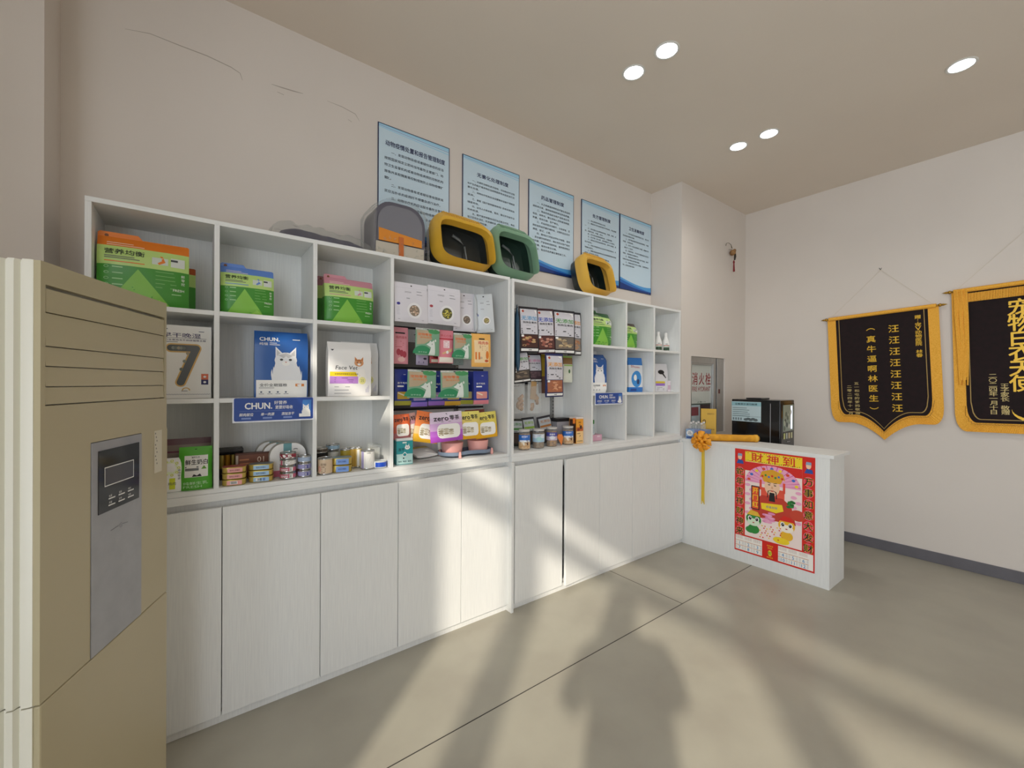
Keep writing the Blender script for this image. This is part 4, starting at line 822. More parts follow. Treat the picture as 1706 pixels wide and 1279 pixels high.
for nm, a, b, c0, c1, Y, bd, tc, wc in HD: hang('treat_pouch', nm, a, b, c0, c1, min(Y, 2.165), DK('#1f1d24' if bd != '#5a1d2c' else '#3a1622'), pdark(bd, tc, wc), T=.02, rz=radians(-2), ry=radians(-2))
hang('treat_pouch', 'dark pouch with green title hanging crooked, left of the second row', 856, 884, 585, 637, 2.19, DK('#1e1f22'), pdark('#c4a83a', '#5fae4c', ('#4f463f', '#6f6254', '#8a7a68')), ry=radians(-8))
hang('treat_pouch', 'dark pouch with pink title in the second row beside the crooked one', 877, 902, 589, 636, 2.22, DK('#2a2228'), pdark('#3a3a44', '#cf7fa8', ('#4a3a40', '#5d474c', '#6b5358')), ry=radians(-3))
hang('treat_pouch', 'narrow yellow and brown pouch behind the big navy framed one', 897, 913, 590, 655, 2.25, lambda s: c('#6d4a3c', .4) if s < .45 else c('#c4a326', .4), lambda *k: None)
hang('treat_pouch', 'big navy framed pouch with orange title hanging low in front', 908, 939, 589, 661, 2.14, DK('#222a5c'), pdark('#2a3468', '#e6a23a', ('#a8694c', '#d9a07c', '#b5704c')))
hang('card_pack', 'white and green card pack hanging right of the navy framed pouch', 938, 953, 593, 637, 2.24, lambda s: c('#e3e4d4', .4) if s < .66 else c('#8f6a3c', .5) if s < .95 else c('#9cbf5c', .4), lambda g, w, h, a, y, e: (g.rect(a+.05*w, .62*h, a+.95*w, .67*h, c('#9cc45c'), y, e), g.ell(a+.55*w, .42*h, .10*w, .08*h, c('#3f6f3a'), y, 10)), T=.03, cat_='snack pack')
hang('treat_pouch', 'dark teal pouch seen edge on at the left panel', 858, 868, 508, 618, 2.15, DK('#234a62'), lambda *k: None, rz=radians(58), T=.03)
hang('treat_pouch', 'black pouch seen edge on behind the teal one', 851, 860, 510, 634, 2.19, DK('#17181c'), lambda *k: None, rz=radians(62), T=.03)
hang('treat_pouch', 'black pouch edge on, right beside the panel and teal pouch', 855, 862, 515, 605, 2.25, DK('#1d1b22'), lambda *k: None, rz=radians(60), T=.03)
# clear bags of brown chews
BRW = special('brown_chew', '#b58c60', .7, '#8f6a44', nscale=40, bump=.6)
def chewbag(label, u0, u1, v0, v1, Y, long_=False):
    vm = (v0+v1)/2; a, b = PY(u0, vm, Y), PY(u1, vm, Y); um = (u0+u1)/2; z0, z1 = PY(um, v1, Y).z, PY(um, v0, Y).z; w, h = b.x-a.x, z1-z0
    t = thing('chew_bag', label, 'snack bag', ((a.x+b.x)/2, Y, z0)); F = bagF(w, h, .03, .15, .6, seed=4, bot=.2); g = G(); g.xf = bagmesh(g, w, h, F, lambda s: CLEAR, 8, 10); g.obj('clear_pouch', t, smooth=50)
    r = random.Random(int(u0)); m = 11 if not long_ else 7
    for k in range(m):
        g = G(); L = .045 if not long_ else .05; cx, cz = (r.random()-.5)*w*.45, .03*h/.2+k*(h*.45/m); an = r.random()*2
        g.lathe([(.0001, -.011), (.011, -.009), (.013, 0), (.011, .009), (.0001, .011)], BRW, n=10); g.v = [(p[0]*1.3*cos(an)-p[2]*sin(an)+cx, p[1]*.7, p[0]*1.3*sin(an)+p[2]*cos(an)+cz) for p in g.v]; g.obj('chew', t, smooth=60)
    if long_: G().prism([(-w*.32, h*.45), (w*.05, h*.42), (w*.1, h*1.0), (-w*.25, h*1.02)], -.006, .004, c('#b08c5e', .7)).obj('kraft_strip', t)
    HK.append(((a.x+b.x)/2, Y, z1))
chewbag('clear bag of brown chews at the left panel, low in the tall compartment', 857, 874, 638, 688, 2.2)
chewbag('clear bag of brown chews with a kraft paper strip, right of the other chew bag', 879, 902, 636, 688, 2.2, True)
rack('hook rack in the tall compartment, carrying the dark treat pouches', 1.63, 2.21, 2.155, 1.0, 1.90, [(1.875, 2.345), (1.60, 2.345), (1.40, 2.345)], [(x, y+.004, z-.008, 2.335) for x, y, z in HK])

# ------------------------------------------------------------ things standing on the wide compartment floor
t = thing('treat_tin', 'teal square tin with a clear lid and a cartoon cat print, by the left divider', 'tin', (.900, 2.165, S0), radians(-6)); w, h = .088, .125
TL = c('#2f9aa0', .35); g = G().box(-w/2, -.028, 0, w/2, .028, h, TL); y = -.0285
g.rect(-w/2+.001, .003, w/2-.001, h*.45, c('#bfe3df', .4), y); g.flat([(-w/2, h*.45), (-.01, h*.45), (.0, h*.55), (.012, h*.45), (w/2, h*.45), (w/2, h*.40), (-w/2, h*.40)], c('#bfe3df', .4), y-.0001)
g.rect(-.012, h*.90, .010, h*.96, c('#e6ece6'), y-.0004); g.txt('冻干', -.018, h*.64, .016, c('#16424a'), y-.0004, bold=.04); g.ell(.014, h*.72, .014, .011, WHT, y-.0004, 14); g.flat([(.004, h*.78), (.009, h*.80), (.007, h*.9)], WHT, y-.0005); g.flat([(.019, h*.80), (.024, h*.78), (.022, h*.9)], WHT, y-.0005)
g.ell(.010, h*.73, .002, .003, BLK, y-.0008, 6); g.ell(.018, h*.73, .002, .003, BLK, y-.0008, 6); g.ell(0, h*.42, .012, .011, WHT, y-.0004, 14); g.ell(0, h*.42, .009, .008, TL, y-.0007, 14); g.ell(-.006, h*.27, .004, .004, BLK, y-.0004, 8)
for i in range(3): g.txt(('鸡肉', '鸭肉', '鱼肉')[i], -.026+.026*i, h*.13, .009, c('#1d5a60'), y-.0004, bold=.03)
g.obj('tin_body', t, bevel=.004); G().box(-w/2-.001, -.029, h, w/2+.001, .029, h+.014, c('#dfe5e4', .2)).obj('lid', t, bevel=.004)
# double bowl
X1, X2 = 1.225, 1.405; YB2 = 2.215
t = thing('double_feeder', 'blue grey double tray holding two pink pet bowls under the pouches', 'feeding bowl', (X1, YB2, S0)); dX = X2-X1
def dumb(s, z): 
    pts = []
    for i in range(24): a = pi/2+pi*i/23; pts.append((s*.082*cos(a), s*.082*sin(a), z))
    for i in range(5): pts.append((dX*(i+1)/6, -s*.082*(1-.30*sin(pi*(i+1)/6)), z))
    for i in range(24): a = -pi/2+pi*i/23; pts.append((dX+s*.082*cos(a), s*.082*sin(a), z))
    for i in range(5): pts.append((dX*(5-i)/6, s*.082*(1-.30*sin(pi*(i+1)/6)), z))
    return pts
TR = c('#7c8ba0', .4); G().loft([dumb(.92, .010), dumb(1.0, .014), dumb(1.04, .034), dumb(1.0, .034), dumb(.97, .018)], TR, (True, True)).obj('tray', t, smooth=40)
for q, xx in enumerate((0, dX)): G().lathe([(.045, .019), (.058, .022), (.066, .084), (.063, .086), (.057, .080), (.050, .034), (.0001, .030)], c('#f0aea6', .35), xx, 0).obj('bowl', t, smooth=40)
for xx, yy in ((.005, -.086), (dX+.06, -.066), (-.05, .06), (dX+.05, .06)): G().lathe([(.0001, 0), (.008, .0005), (.009, .004), (.008, .022), (.006, .036), (.0001, .038)], c('#f0aea6', .35), xx, yy, 12).obj('foot', t, smooth=50)
# treat jars
GLS = clear('jar_plastic', '#ffffff', .86, .06)
TRT = special('jar_treats', '#c99d62', .8, '#8f6236', nscale=70, bump=1, bdist=.004)
def jar(label, u0, u1, vb, h, top, mid, tr, rz=-.6, kind=0):
    q = PZ((u0+u1)/2, vb, S0); q.y = max(q.y, 2.095); t_ = (Vector((q.x, q.y, S0))-Vector((0, 0, 1.4))).dot(Fv); r = (u1-u0)/FPX*t_/2*.93; d = Vector((q.x, q.y)).normalized()
    t = thing('treat_jar', label, 'jar', (q.x+d.x*r, q.y+d.y*r, S0), rz)
    G().lathe([(r*.9, 0), (r, .003), (r, h-.022), (r*.88, h-.014), (r*.88, h-.010)], GLS).obj('jar_body', t, smooth=40); G().lathe([(.0001, h-.012), (r*.97, h-.012), (r*.98, h), (.0001, h)], c('#c9c4bf', .25)).obj('lid', t, smooth=40)
    G().lathe([(.0001, .002), (r*.9, .003), (r*.9, h*.78), (.0001, h*.80)], special('jar_fill', tr, .8, '#7d5a38', nscale=60, bump=1, bdist=.004)).obj('treats', t)
    g = G(); z0, z1 = .07*h if kind == 0 else .33*h, .74*h; g.lathe([(r*1.004, z0), (r*1.004, (z0+z1)/2)], mid); g.lathe([(r*1.004, (z0+z1)/2), (r*1.004, z1)], top); g.f = [f for f in g.f if len(f) == 4]; g.mi = [0 if i < len(g.f)/2 else 1 for i in range(len(g.f))]
    R = r*1.004; g.xf = lambda x, y, zz: (sin(x/R)*(R-y), -cos(x/R)*(R-y), zz)
    if kind == 0:
        g.rect(-R, z0+.33*h, R, z0+.42*h, c('#e4edf5'), -.0003, .008); dog(g, .012, .40*h, .026, c('#6b4a34'), -.0006); dog(g, -.012, .38*h, .022, c('#efe6d4'), -.0009); g.txt('磨牙饼干', 0, .66*h, .010, WHT, -.0006, bold=.03)
        for k in range(8): g.ell(-.028+.008*k, .16*h+.004*(k % 3), .006, .006, c('#c99f72'), -.0006-.00005*k, 8)
    elif kind == 1: g.txt('小饼干', 0, .66*h, .010, c('#3c5a8a'), -.0006, bold=.03); g.ell(0, .5*h, .02, .014, c('#a8d3d0'), -.0006, 14, e=.01)
    else: g.txt('奶香饼', 0, .64*h, .012, WHT, -.0006, bold=.03); g.ell(0, .47*h, .022, .012, c('#e4e3ea'), -.0006, 14, e=.01)
    g.obj('label_wrap', t, smooth=40)
jar('clear treat jar with blue dog label, leftmost of the four jars', 863, 884, 750, .132, c('#2f6fc4', .4), c('#d4b48c', .4), '#c99d62')
jar('clear treat jar with pale blue and white label, second of the four jars', 886, 908, 747, .128, c('#dfe6ee', .4), c('#a9c9dc', .4), '#a38f6c', kind=1)
jar('clear treat jar with purple label above golden treats, third of the four jars', 909, 929, 744, .132, c('#4b4c9c', .4), c('#c9b8c8', .4), '#c9924c', kind=2)
jar('clear treat jar with blue dog label, rightmost of the four jars', 936, 956, 741, .130, c('#2f6fc4', .4), c('#d4b48c', .4), '#c99d62')
def standbag(label, x, Y, w, h, base, ttl, rx=8, ry=0, rz=-.1):
    t = thing('treat_pouch', label, 'snack bag', (x, Y, S0+.005+abs(ry)*w/2), rz, rx=radians(-rx), ry=ry); F = bagF(w, h, .026, .3, .7, seed=x*5); g = G(); g.xf = bagmesh(g, w, h, F, lambda s: c(base, .4), 8, 14); y = -.0006; e = w/8
    g.rect(-.42*w, .50*h, .42*w, .92*h, c('#b9bfc4', .4), y, e); g.txt('无添加', 0, .80*h, .1*h, c(ttl), y-.0006, bold=.05, fit=.7*w); g.rect(-.4*w, .58*h, .4*w, .66*h, c(ttl), y-.0006, e); lines(g, -.4*w, .54*h, .7*w, 1, .01, .02*h, BLK, y-.0006); g.rect(-.42*w, .1*h, .42*w, .46*h, c('#4a3a32', .4), y, e); g.obj('pouch_body', t, smooth=50)
standbag('dark pouch with green label leaning behind the leftmost jar', 1.745, 2.268, .12, .185, '#23251f', '#4f8a4a', ry=.05)
standbag('black pouch with lime label leaning behind the second jar', 1.875, 2.27, .105, .19, '#1f2026', '#8fb33a', ry=-.06)
standbag('dark pouch with orange label leaning behind the third jar', 2.035, 2.268, .12, .19, '#2a2630', '#b5763a', ry=-.14)
standbag('black pouch in the corner at the left panel behind the jars', 1.645, 2.25, .075, .175, '#17171a', '#6f6c66', rz=-.3)
t = thing('treat_box', 'clear topped grey treat box with black rim behind the rightmost jar', 'box', (2.175, 2.29, S0)); G().box(-.065, -.035, 0, .06, .035, .155, c('#a3a0a6', .3)).obj('carton', t, bevel=.002); G().box(-.067, -.037, .155, .062, .037, .18, c('#1d1c1f', .4)).obj('rim', t, bevel=.002)
g = G().flat([(-.018, 0.), (.012, .055), (.006, .07), (-.02, .07), (-.03, .055)], c('#e07c2c'), 0); g = G(); g.prism([(0.01, 0), (.022, .06), (.012, .078), (-.014, .078), (-.022, .06)], -.006, .006, c('#e07c2c', .5))
tag(place(g.obj('carrot_sachet', bevel=.002), (2.055, 2.165, S0+.0005), rz=-.5), 'orange carrot shaped sachet between the third and fourth jars', 'snack')
t = thing('snack_box', 'tall orange snack box with a white lid at the right panel', 'snack box', (2.205, 2.155, S0), radians(-3)); w, h = .068, .178; OB = c('#eea22f', .4)
g = G().box(0, 0, 0, w, .075, h, OB); y = -.0005
g.rect(.001, .001, w-.001, .5*h, c('#f2c98a'), y); g.rect(.002, .5*h, w-.002, .66*h, c('#c7642a'), y); g.ell(.044, .66*h, .012, .014, c('#4a2a1c'), y-.0003, 16); g.ell(.022, .57*h, .013, .010, c('#8a3f22'), y-.0003, 12); g.txt('肉粒', .034, .86*h, .012, c('#7a2f1c'), y, bold=.03); g.flat([(.03, .72*h), (.04, .76*h), (.038, .79*h), (.028, .75*h)], c('#7a2f1c'), y)
g.flat([(.03, .26*h), (.042, .32*h), (.036, .34*h)], BLK, y-.0003); lines(g, .008, .42*h, .045, 1, .01, .004, c('#5a3a22'), y-.0003); [g.txt('肉粒鲜香'[i], .014+.0135*i, .10*h, .010, c('#5a3a22'), y-.0003, bold=.03) for i in range(4)]
g.add([(-.0005, y_, z_) for y_ in (.004, .071) for z_ in (.004, h-.004)], [(0, 2, 3, 1)], c('#4a2a1c', .4))
for k in range(14): g.add([(-.0008, .012+.055*((k*5) % 9)/9+a_, .01+(h-.03)*((k*7) % 13)/13+b_) for a_, b_ in ((0, 0), (.010, .003), (.006, .012))], [(0, 1, 2)], c(('#8a5a2c', '#b5823a', '#2a1a12')[k % 3]))
g.obj('carton', t); G().box(-.001, -.001, h, w+.001, .076, h+.012, c('#e9ddd9', .3)).obj('lid', t, bevel=.003); G().box(-.022, .01, h-.032, -.001, .014, h+.006, c('#e07c2c')).obj('price_tag', t)
# right unit, small compartments
t = thing('pink_box', 'small pink box at the bottom of the right unit', 'box', (2.43, 2.17, S0)); G().box(-.06, 0, 0, .07, .085, .048, c('#dba9bd', .45)).obj('box_body', t, bevel=.003); g = G().box(.015, -.0008, .028, .045, 0, .04, c('#e9cfd8')); g.obj('label', t)
def bottle(name, label, x, Y, z, prof_, m, capprof, cm, prt=None, r=.03, rz=-.7, cat_='bottle', sx=1.):
    t = thing(name, label, cat_, (x, Y, z), rz); G().lathe(prof_, m).obj('bottle_body', t, smooth=40); G().lathe(capprof, cm).obj('cap', t, smooth=40)
    if prt: g = G(); R = r*1.006; g.xf = lambda x, y, zz: (sin(x/R)*(R-y), -cos(x/R)*(R-y), zz); prt(g, R); g.obj('label', t)
    return t
bottle('care_bottle', 'white bottle with a green cap standing on the pink box', 2.415, 2.205, S0+.0482, [(.026, 0), (.029, .003), (.029, .072), (.022, .082)], c('#c9d4d8', .4), [(.024, .082), (.025, .084), (.025, .110), (.0001, .111)], c('#3f8a3a', .4), lambda g, R: (g.rect(-.02, .012, .02, .062, c('#b5c7cf'), -.0004, .006), g.txt('护理', 0, .05, .010, c('#3f6a3a'), -.0008), lines(g, -.014, .038, .026, 3, .007, .002, c('#5a6a72'), -.0008)), .029)
for i, (u0, u1) in enumerate(((1090, 1103), (1103, 1115))):
    Yc = 2.19; x = PY((u0+u1)/2, 565, Yc).x
    bottle('spray_bottle', ('white tapered bottle with a dark green label, left one of the pair', 'white tapered bottle with a dark green label, right one of the pair')[i], x, Yc, S1-.005, [(.030, 0), (.033, .004), (.033, .075), (.028, .095), (.016, .128), (.013, .140)], c('#e6e6e2', .35), [(.014, .140), (.014, .168), (.011, .172), (.0001, .172)], WHT,
           lambda g, R: (g.rect(-.028, .012, .028, .040, c('#2f4a34'), -.0004, .006), g.rect(-.028, .040, .028, .052, c('#c9cfc4'), -.0004, .006), g.rect(-.028, .052, .028, .058, c('#b5604c'), -.0004, .006), g.txt('喷剂', 0, .068, .010, c('#2f4a34'), -.0006, bold=.02)), .033)
def smallbag(label, u0, u1, v0, Y, base, prt, T=.05, w=None, rz=-.12, z=S2):
    x, ww, zt = span(u0, u1, v0, Y); w = w or ww; t = thing('supply_bag', label, 'bag', (x, Y, z), rz); h = zt-z; F = bagF(w, h, T, .6, .6, seed=x*2); g = G(); g.xf = bagmesh(g, w, h, F, base, 8, 14); prt(g, w, h, -w/2, -.0006, w/8); g.obj('bag_body', t, smooth=50)
smallbag('blue and white bag with red lettering in the right unit', 1047, 1067, 596, 2.19, lambda s: c('#2f7ac9', .35) if s < .12 or s > .82 else c('#e3e6ea', .35),
   lambda g, w, h, a, y, e: (g.txt('Shuen', a+.42*w, .74*h, .07*h, c('#b5303a'), y-.0006, sh=.15, fit=.6*w, rot=-.08), g.ell(a+.5*w, .38*h, .36*w, .24*h, c('#3f8fd4'), y, 18, e=e), g.ell(a+.40*w, .42*h, .11*w, .09*h, WHT, y-.0005, 12), g.ell(a+.60*w, .30*h, .10*w, .08*h, c('#2f3f6a'), y-.0005, 12), g.rect(a+.1*w, .03*h, a+.5*w, .1*h, c('#2a4f9a'), y, e)))
smallbag('white bag with black cat and purple band in the right unit', 1092, 1108, 606, 2.19, lambda s: c('#e0dfe3', .35),
   lambda g, w, h, a, y, e: (g.ell(a+.40*w, .70*h, .24*w, .08*h, BLK, y, 14, e=e), g.flat([(a+.30*w, .7*h), (a+.5*w, .7*h), (a+.8*w, .5*h), (a+.75*w, .48*h)], BLK, y-.0003, e), g.rect(a+.02*w, .30*h, a+.7*w, .37*h, c('#d9c23a'), y, e), g.rect(a+.02*w, .21*h, a+.7*w, .30*h, c('#9a6fc4'), y, e), lines(g, a+.1*w, .15*h, .6*w, 3, .04*h, .01*h, c('#6a6a72'), y)), w=.16)
def med(label, X, Y, z, w, d, h, m, m2, rz=0):
    t = thing('small_box', label, 'box', (X, Y, z), rz); g = G().box(-w/2, -d/2, 0, w/2, d/2, h, m); g.rect(-w/2+.004, h*.2, w/2-.004, h*.6, m2, -d/2-.0004); g.obj('box_body', t, bevel=.001)
x = PY(1112, 640, 2.17).x; med('narrow white carton with green top beside the black cat bag', x, 2.165, S2, .035, .03, .095, c('#dfd6dc'), c('#c9a9bd'), -.3)
for i, (u, nm) in enumerate(((1119, 'small white tube lying by the narrow carton, left of two'), (1126, 'small white tube lying near the right panel, right of two'))):
    x = PY(u, 650, 2.15).x; t = thing('small_tube', nm, 'tube', (x, 2.15, S2+.0078), .5-.3*i, group='small tubes'); G().tube([(-.02, 0, 0), (.016, 0, 0)], .0075, c('#e8ebe8', .3), 14).obj('tube_body', t, smooth=50); G().tube([(.016, 0, 0), (.026, 0, 0)], .006, c('#2f5f5a'), 12).obj('cap', t, smooth=50)

# ------------------------------------------------------------ things on top of the units
TU1, TU2 = 2.056, 2.046
def sring(w, h, y, cz, n=48, ex=.5, skew=0., cx=0.): return [(cx+w/2*math.copysign(abs(cos(a))**ex, cos(a))+skew*(h/2*sin(a)), y, cz+h/2*math.copysign(abs(sin(a))**ex, sin(a))) for a in [2*pi*i/n for i in range(n)]]
def litterbox(label, X, Y, z, W_, H_, D_, hood, tray, rz, rx, ry=0, ribs=True):
    t = thing('litter_box', label, 'litter box', (X, Y, z), rz, rx=rx, ry=ry); cz = H_/2
    yf = -D_*.5
    g = G(); rg = [sring(W_*.84, H_*.74, yf+.06, cz-.030, ex=.42, cx=.008), sring(W_*.87, H_*.77, yf+.010, cz-.034, ex=.42, cx=.006), sring(W_*.91, H_*.81, yf, cz-.029, ex=.42, cx=.004), sring(W_*.97, H_*.97, yf+.035, cz, ex=.55), sring(W_, H_, yf+.06, cz, ex=.55), sring(W_, H_, yf+.105, cz, ex=.55), sring(W_*.97, H_*.97, yf+.108, cz, ex=.55), sring(W_*.95, H_*.95, yf+.08, cz, ex=.55), sring(W_*.85, H_*.75, yf+.062, cz-.030, ex=.42, cx=.008)]
    rg.append(rg[0]); g.loft(rg, hood, (False, False)); g.obj('hood', t, smooth=35)
    if ribs:
        g = G()
        for i in range(14):
            x = -.30*W_+.042*W_*i; zt = cz+H_*.38+H_*.085; g.tube([(x, yf+.004, cz+H_*.36), (x*1.06, yf+.034, zt), (x*1.07, yf+.055, zt+.010)], .0028, hood, 6)
        g.obj('vent_ribs', t, smooth=50)
    g = G(); g.loft([sring(W_*.96, H_*.96, yf+.104, cz, ex=.55), sring(W_*.93, H_*.93, D_*.44, cz, ex=.5), sring(W_*.88, H_*.88, D_*.5, cz, ex=.5)], tray, (False, True))
    g.loft([sring(W_*.94, H_*.94, yf+.104, cz, ex=.55), sring(W_*.90, H_*.90, D_*.43, cz, ex=.5), sring(W_*.85, H_*.85, D_*.46, cz, ex=.5)], tray, (False, True)); g.obj('tray', t, smooth=35)
    g = G(); g.tube([(-.02, D_*.33, cz+H_*.28), (.03, D_*.33, cz+H_*.22), (.06, D_*.33, cz+H_*.10), (.065, D_*.33, cz-H_*.25)], [.010, .009, .006, .005], c('#6c7172', .3)); g.obj('scoop', t, smooth=60)
    return t
litterbox('yellow hooded litter box leaning on top of the long unit, left of the green one', 1.285, 2.195, TU1+.0265, .40, .335, .175, c('#e0b03a', .4), c('#2c302f', .4), radians(-2), radians(-17), radians(3))
litterbox('sage green hooded litter box on top of the units beside the yellow one', 1.668, 2.195, TU1+.0265, .335, .358, .175, c('#84a98c', .4), c('#24382f', .4), radians(-2), radians(-17), radians(3))
litterbox('yellow hooded litter box with a black tray standing alone above the right unit', 2.455, 2.195, TU2+.0265, .315, .328, .175, c('#dfb04a', .4), c('#16211f', .35), radians(-2), radians(-17), radians(3))
# wrapped carrier
t = thing('pet_carrier', 'grey and orange pet carrier wrapped in clear plastic on top of the long unit', 'pet carrier', (.885, 2.24, TU1+.002), radians(0))
W_, H_ = .285, .30
def arc_(s, z0, z1, yy): return [(-W_/2*s, z0), (W_/2*s, z0), (W_/2*s, z1-.10)]+[(W_/2*s-.10*s+.10*s*cos(a), z1-.10+.10*sin(a)) for a in [pi/2*i/8 for i in range(1, 9)]]+[(-W_/2*s+.10*s+.10*s*cos(a), z1-.10+.10*sin(a)) for a in [pi/2+pi/2*i/8 for i in range(9)]]
G().prism(arc_(1, 0, H_, 0), -.06, .10, c('#5d5b66', .3)).obj('carrier_body', t, bevel=.012, smooth=40)
g = G(); g.prism(arc_(.88, .085, H_-.02, 0), -.067, -.061, SMOKE); g.obj('window', t)
G().prism([(-.12, .085), (.12, .085), (.12, .125), (-.12, .150)], -.070, -.062, c('#d8872a', .4)).obj('orange_band', t, bevel=.002)
G().box(-.135, -.068, .0, .135, -.061, .08, c('#bdb5a6', .4)).obj('front_pocket', t, bevel=.003)
G().box(-.012, -.073, .003, .014, -.069, .12, c('#c0682e', .5)).obj('strap', t)
g = G(); r = random.Random(5); rings = []
for yy, s in ((-.085, .98), (-.08, 1.10), (.02, 1.16), (.11, 1.12), (.13, 1.0)):
    base = arc_(s, 0, H_+.01, 0); rings.append([(x+.012*noise.noise(Vector((x*30, z*30, yy*20))), yy+.016*noise.noise(Vector((x*25+9, z*25, yy*9))), max(.0, z+.014*noise.noise(Vector((x*30, z*30+7, yy*20))))) for x, z in base])
g.loft(rings, FILM, (False, False)); g.obj('plastic_wrap', t, smooth=12)
g = G()
for k in range(26):     # crinkled highlights are folds of the film
    x, z = (r.random()-.5)*.27, r.random()*.09+.005; L = .012+.02*r.random(); a = r.random()*3.1; dx, dz = L*cos(a), L*sin(a)
    g.add([(x, -.085, z), (x+dx, -.091, z+dz), (x+dx*.6-dz*.4, -.078, z+dz*.6+dx*.4)], [(0, 1, 2)], FILM)
g.obj('film_folds', t)
t = thing('blue_tub', 'small dark blue lidded tub between the carrier and the yellow litter box', 'tub', (1.078, 2.31, TU1+.0006)); G().lathe([(.03, 0), (.033, .10), (.0001, .10)], clear('ribbed_tub', '#3a4250', .4)).obj('tub_body', t, smooth=40); G().lathe([(.034, .10), (.035, .118), (.0001, .12)], c('#1f2c52')).obj('lid', t, smooth=40)
# flat wrapped folded bag
t = thing('folded_bag', 'dark folded bag lying flat in crinkled clear plastic on top of the long unit', 'bag', (.497, 2.235, TU1+.0012), radians(1))
def blob(g, L, D_, H_, m, seed, nx=26, ny=10, amp=.008, z0=0.):
    vs = []; 
    for i in range(nx+1):
        for j in range(ny+1):
            u, v = i/nx*2-1, j/ny*2-1; e = (max(0, 1-abs(u)**5)*max(0, 1-abs(v)**5))**.5; x, y = u*L/2, v*D_/2; n_ = noise.noise(Vector((x*22, y*22, seed)))
            vs.append((x+amp*.6*n_, y+amp*noise.noise(Vector((x*20, y*20, seed+5))), z0+max(0, H_*e*(1+.18*u*-1)+amp*n_*e)))
    n = len(vs); vs += [(x, y, z0) for x, y, z in vs]; fs = []
    for i in range(nx):
        for j in range(ny): a = i*(ny+1)+j; fs.append((a, a+ny+1, a+ny+2, a+1)); fs.append((n+a, n+a+1, n+a+ny+2, n+a+ny+1))
    g.add(vs, fs, m)
g = G(); blob(g, .40, .20, .050, c('#23234a', .35), 2); g.obj('bag_body', t, smooth=50)
g = G(); blob(g, .47, .26, .072, FILM, 8, 34, 14, .022); g.obj('plastic_wrap', t, smooth=10)

# ------------------------------------------------------------ regulation boards on the back wall
BODY = {
 '动物疫情处置和报告管理制度': (19, .038, .0165, '　一、发现动物染疫或者疑似染疫的应当按照国家规定立即向当地畜牧主管部门、动物卫生监督机构或者动物疫病预防控制机构报告并采取隔离等控制措施防止动物疫情扩散。|　二、发现动物患有或者疑似患有国家规定应当扑杀的疫病时不得擅自进行治疗。|　三、动物诊疗机构应当配合畜牧主管部门、动物卫生监督机构或者动物疫病预防控制机构认真做好疫病的诊断、扑杀、防疫监督、消毒和疫情报告工作。'),
 '无害化处理制度': (22, .0245, .0135, '　一、对病死动物及其污染物、对动物诊疗过程中产生的医疗废弃物应当按照国家有关规定进行无害化处理。|　二、动物诊疗机构应当设置暂存设施不得随意丢弃。|　三、参照《医疗废物管理条例》的有关规定处理废弃物。|　四、设专人分类收集、暂存、登记并交由专业机构处理。|　五、医疗废弃物暂存间应当远离诊疗区、食品加工区和生活区、防渗漏防鼠、每日清洁消毒并做好记录、定期检查。'),
 '药品管理制度': (19, .0285, .0150, '　一、从正规渠道采购药品并建立药品购进验收记录、做到帐物相符保证药品质量。|　二、购进的药品应当有产品批准文号、标签、说明书、建立采购人员和复核制度、数量、有效日期、生产单位。|　三、药品存放应当整齐、分类保管、定期检查药品质量防潮防虫、过期药品应及时清理、登记、上报。|　四、兽用处方药应当凭处方销售、使用、应当遵守用药规定、做好用药记录严格控制剂量、严禁使用违禁药品、兽药使用情况、数量、使用对象及日期。|　五、配合药品质量监督检查工作。'),
 '处方管理制度': (23, .0225, .0125, '　一、执业兽医师具有处方权。|　二、兽医处方应当规范填写不得涂改、字迹清楚。|　三、处方笺应当注明动物种类、体重、年龄、主诉、用药名称、剂量、用法。|　四、处方应当由兽医师签名、日期完整。|　五、处方笺一式三联、保存期限不少于两年。|　六、兽用处方药应当单独存放、由专人管理、凭处方发放。|　七、对处方有疑问时应当及时与兽医师核对、不得擅自更改。|　八、麻醉药品和精神药品应当按照国家规定管理使用、严格登记制度。|　九、处方药使用情况应当定期检查。'),
 '卫生消毒制度': (20, .026, .0135, '　一、诊疗场所应当保持清洁卫生、每日清扫消毒并做好记录。|　二、诊疗器械使用后应当及时清洗、消毒灭菌、分类存放。|　三、诊疗人员应当穿着工作服、佩戴手套、做好个人防护。|　四、动物笼具、诊台每次使用后应当清洁消毒、地面每日消毒两次。|　五、隔离室应当每日进行空气消毒、病死动物污染区域应当彻底消毒。|　六、消毒药品应当专人保管、定期更换品种、配制浓度准确。')}
LBL = c('#c6dbe8', .4); NVF = c('#16264f', .35)
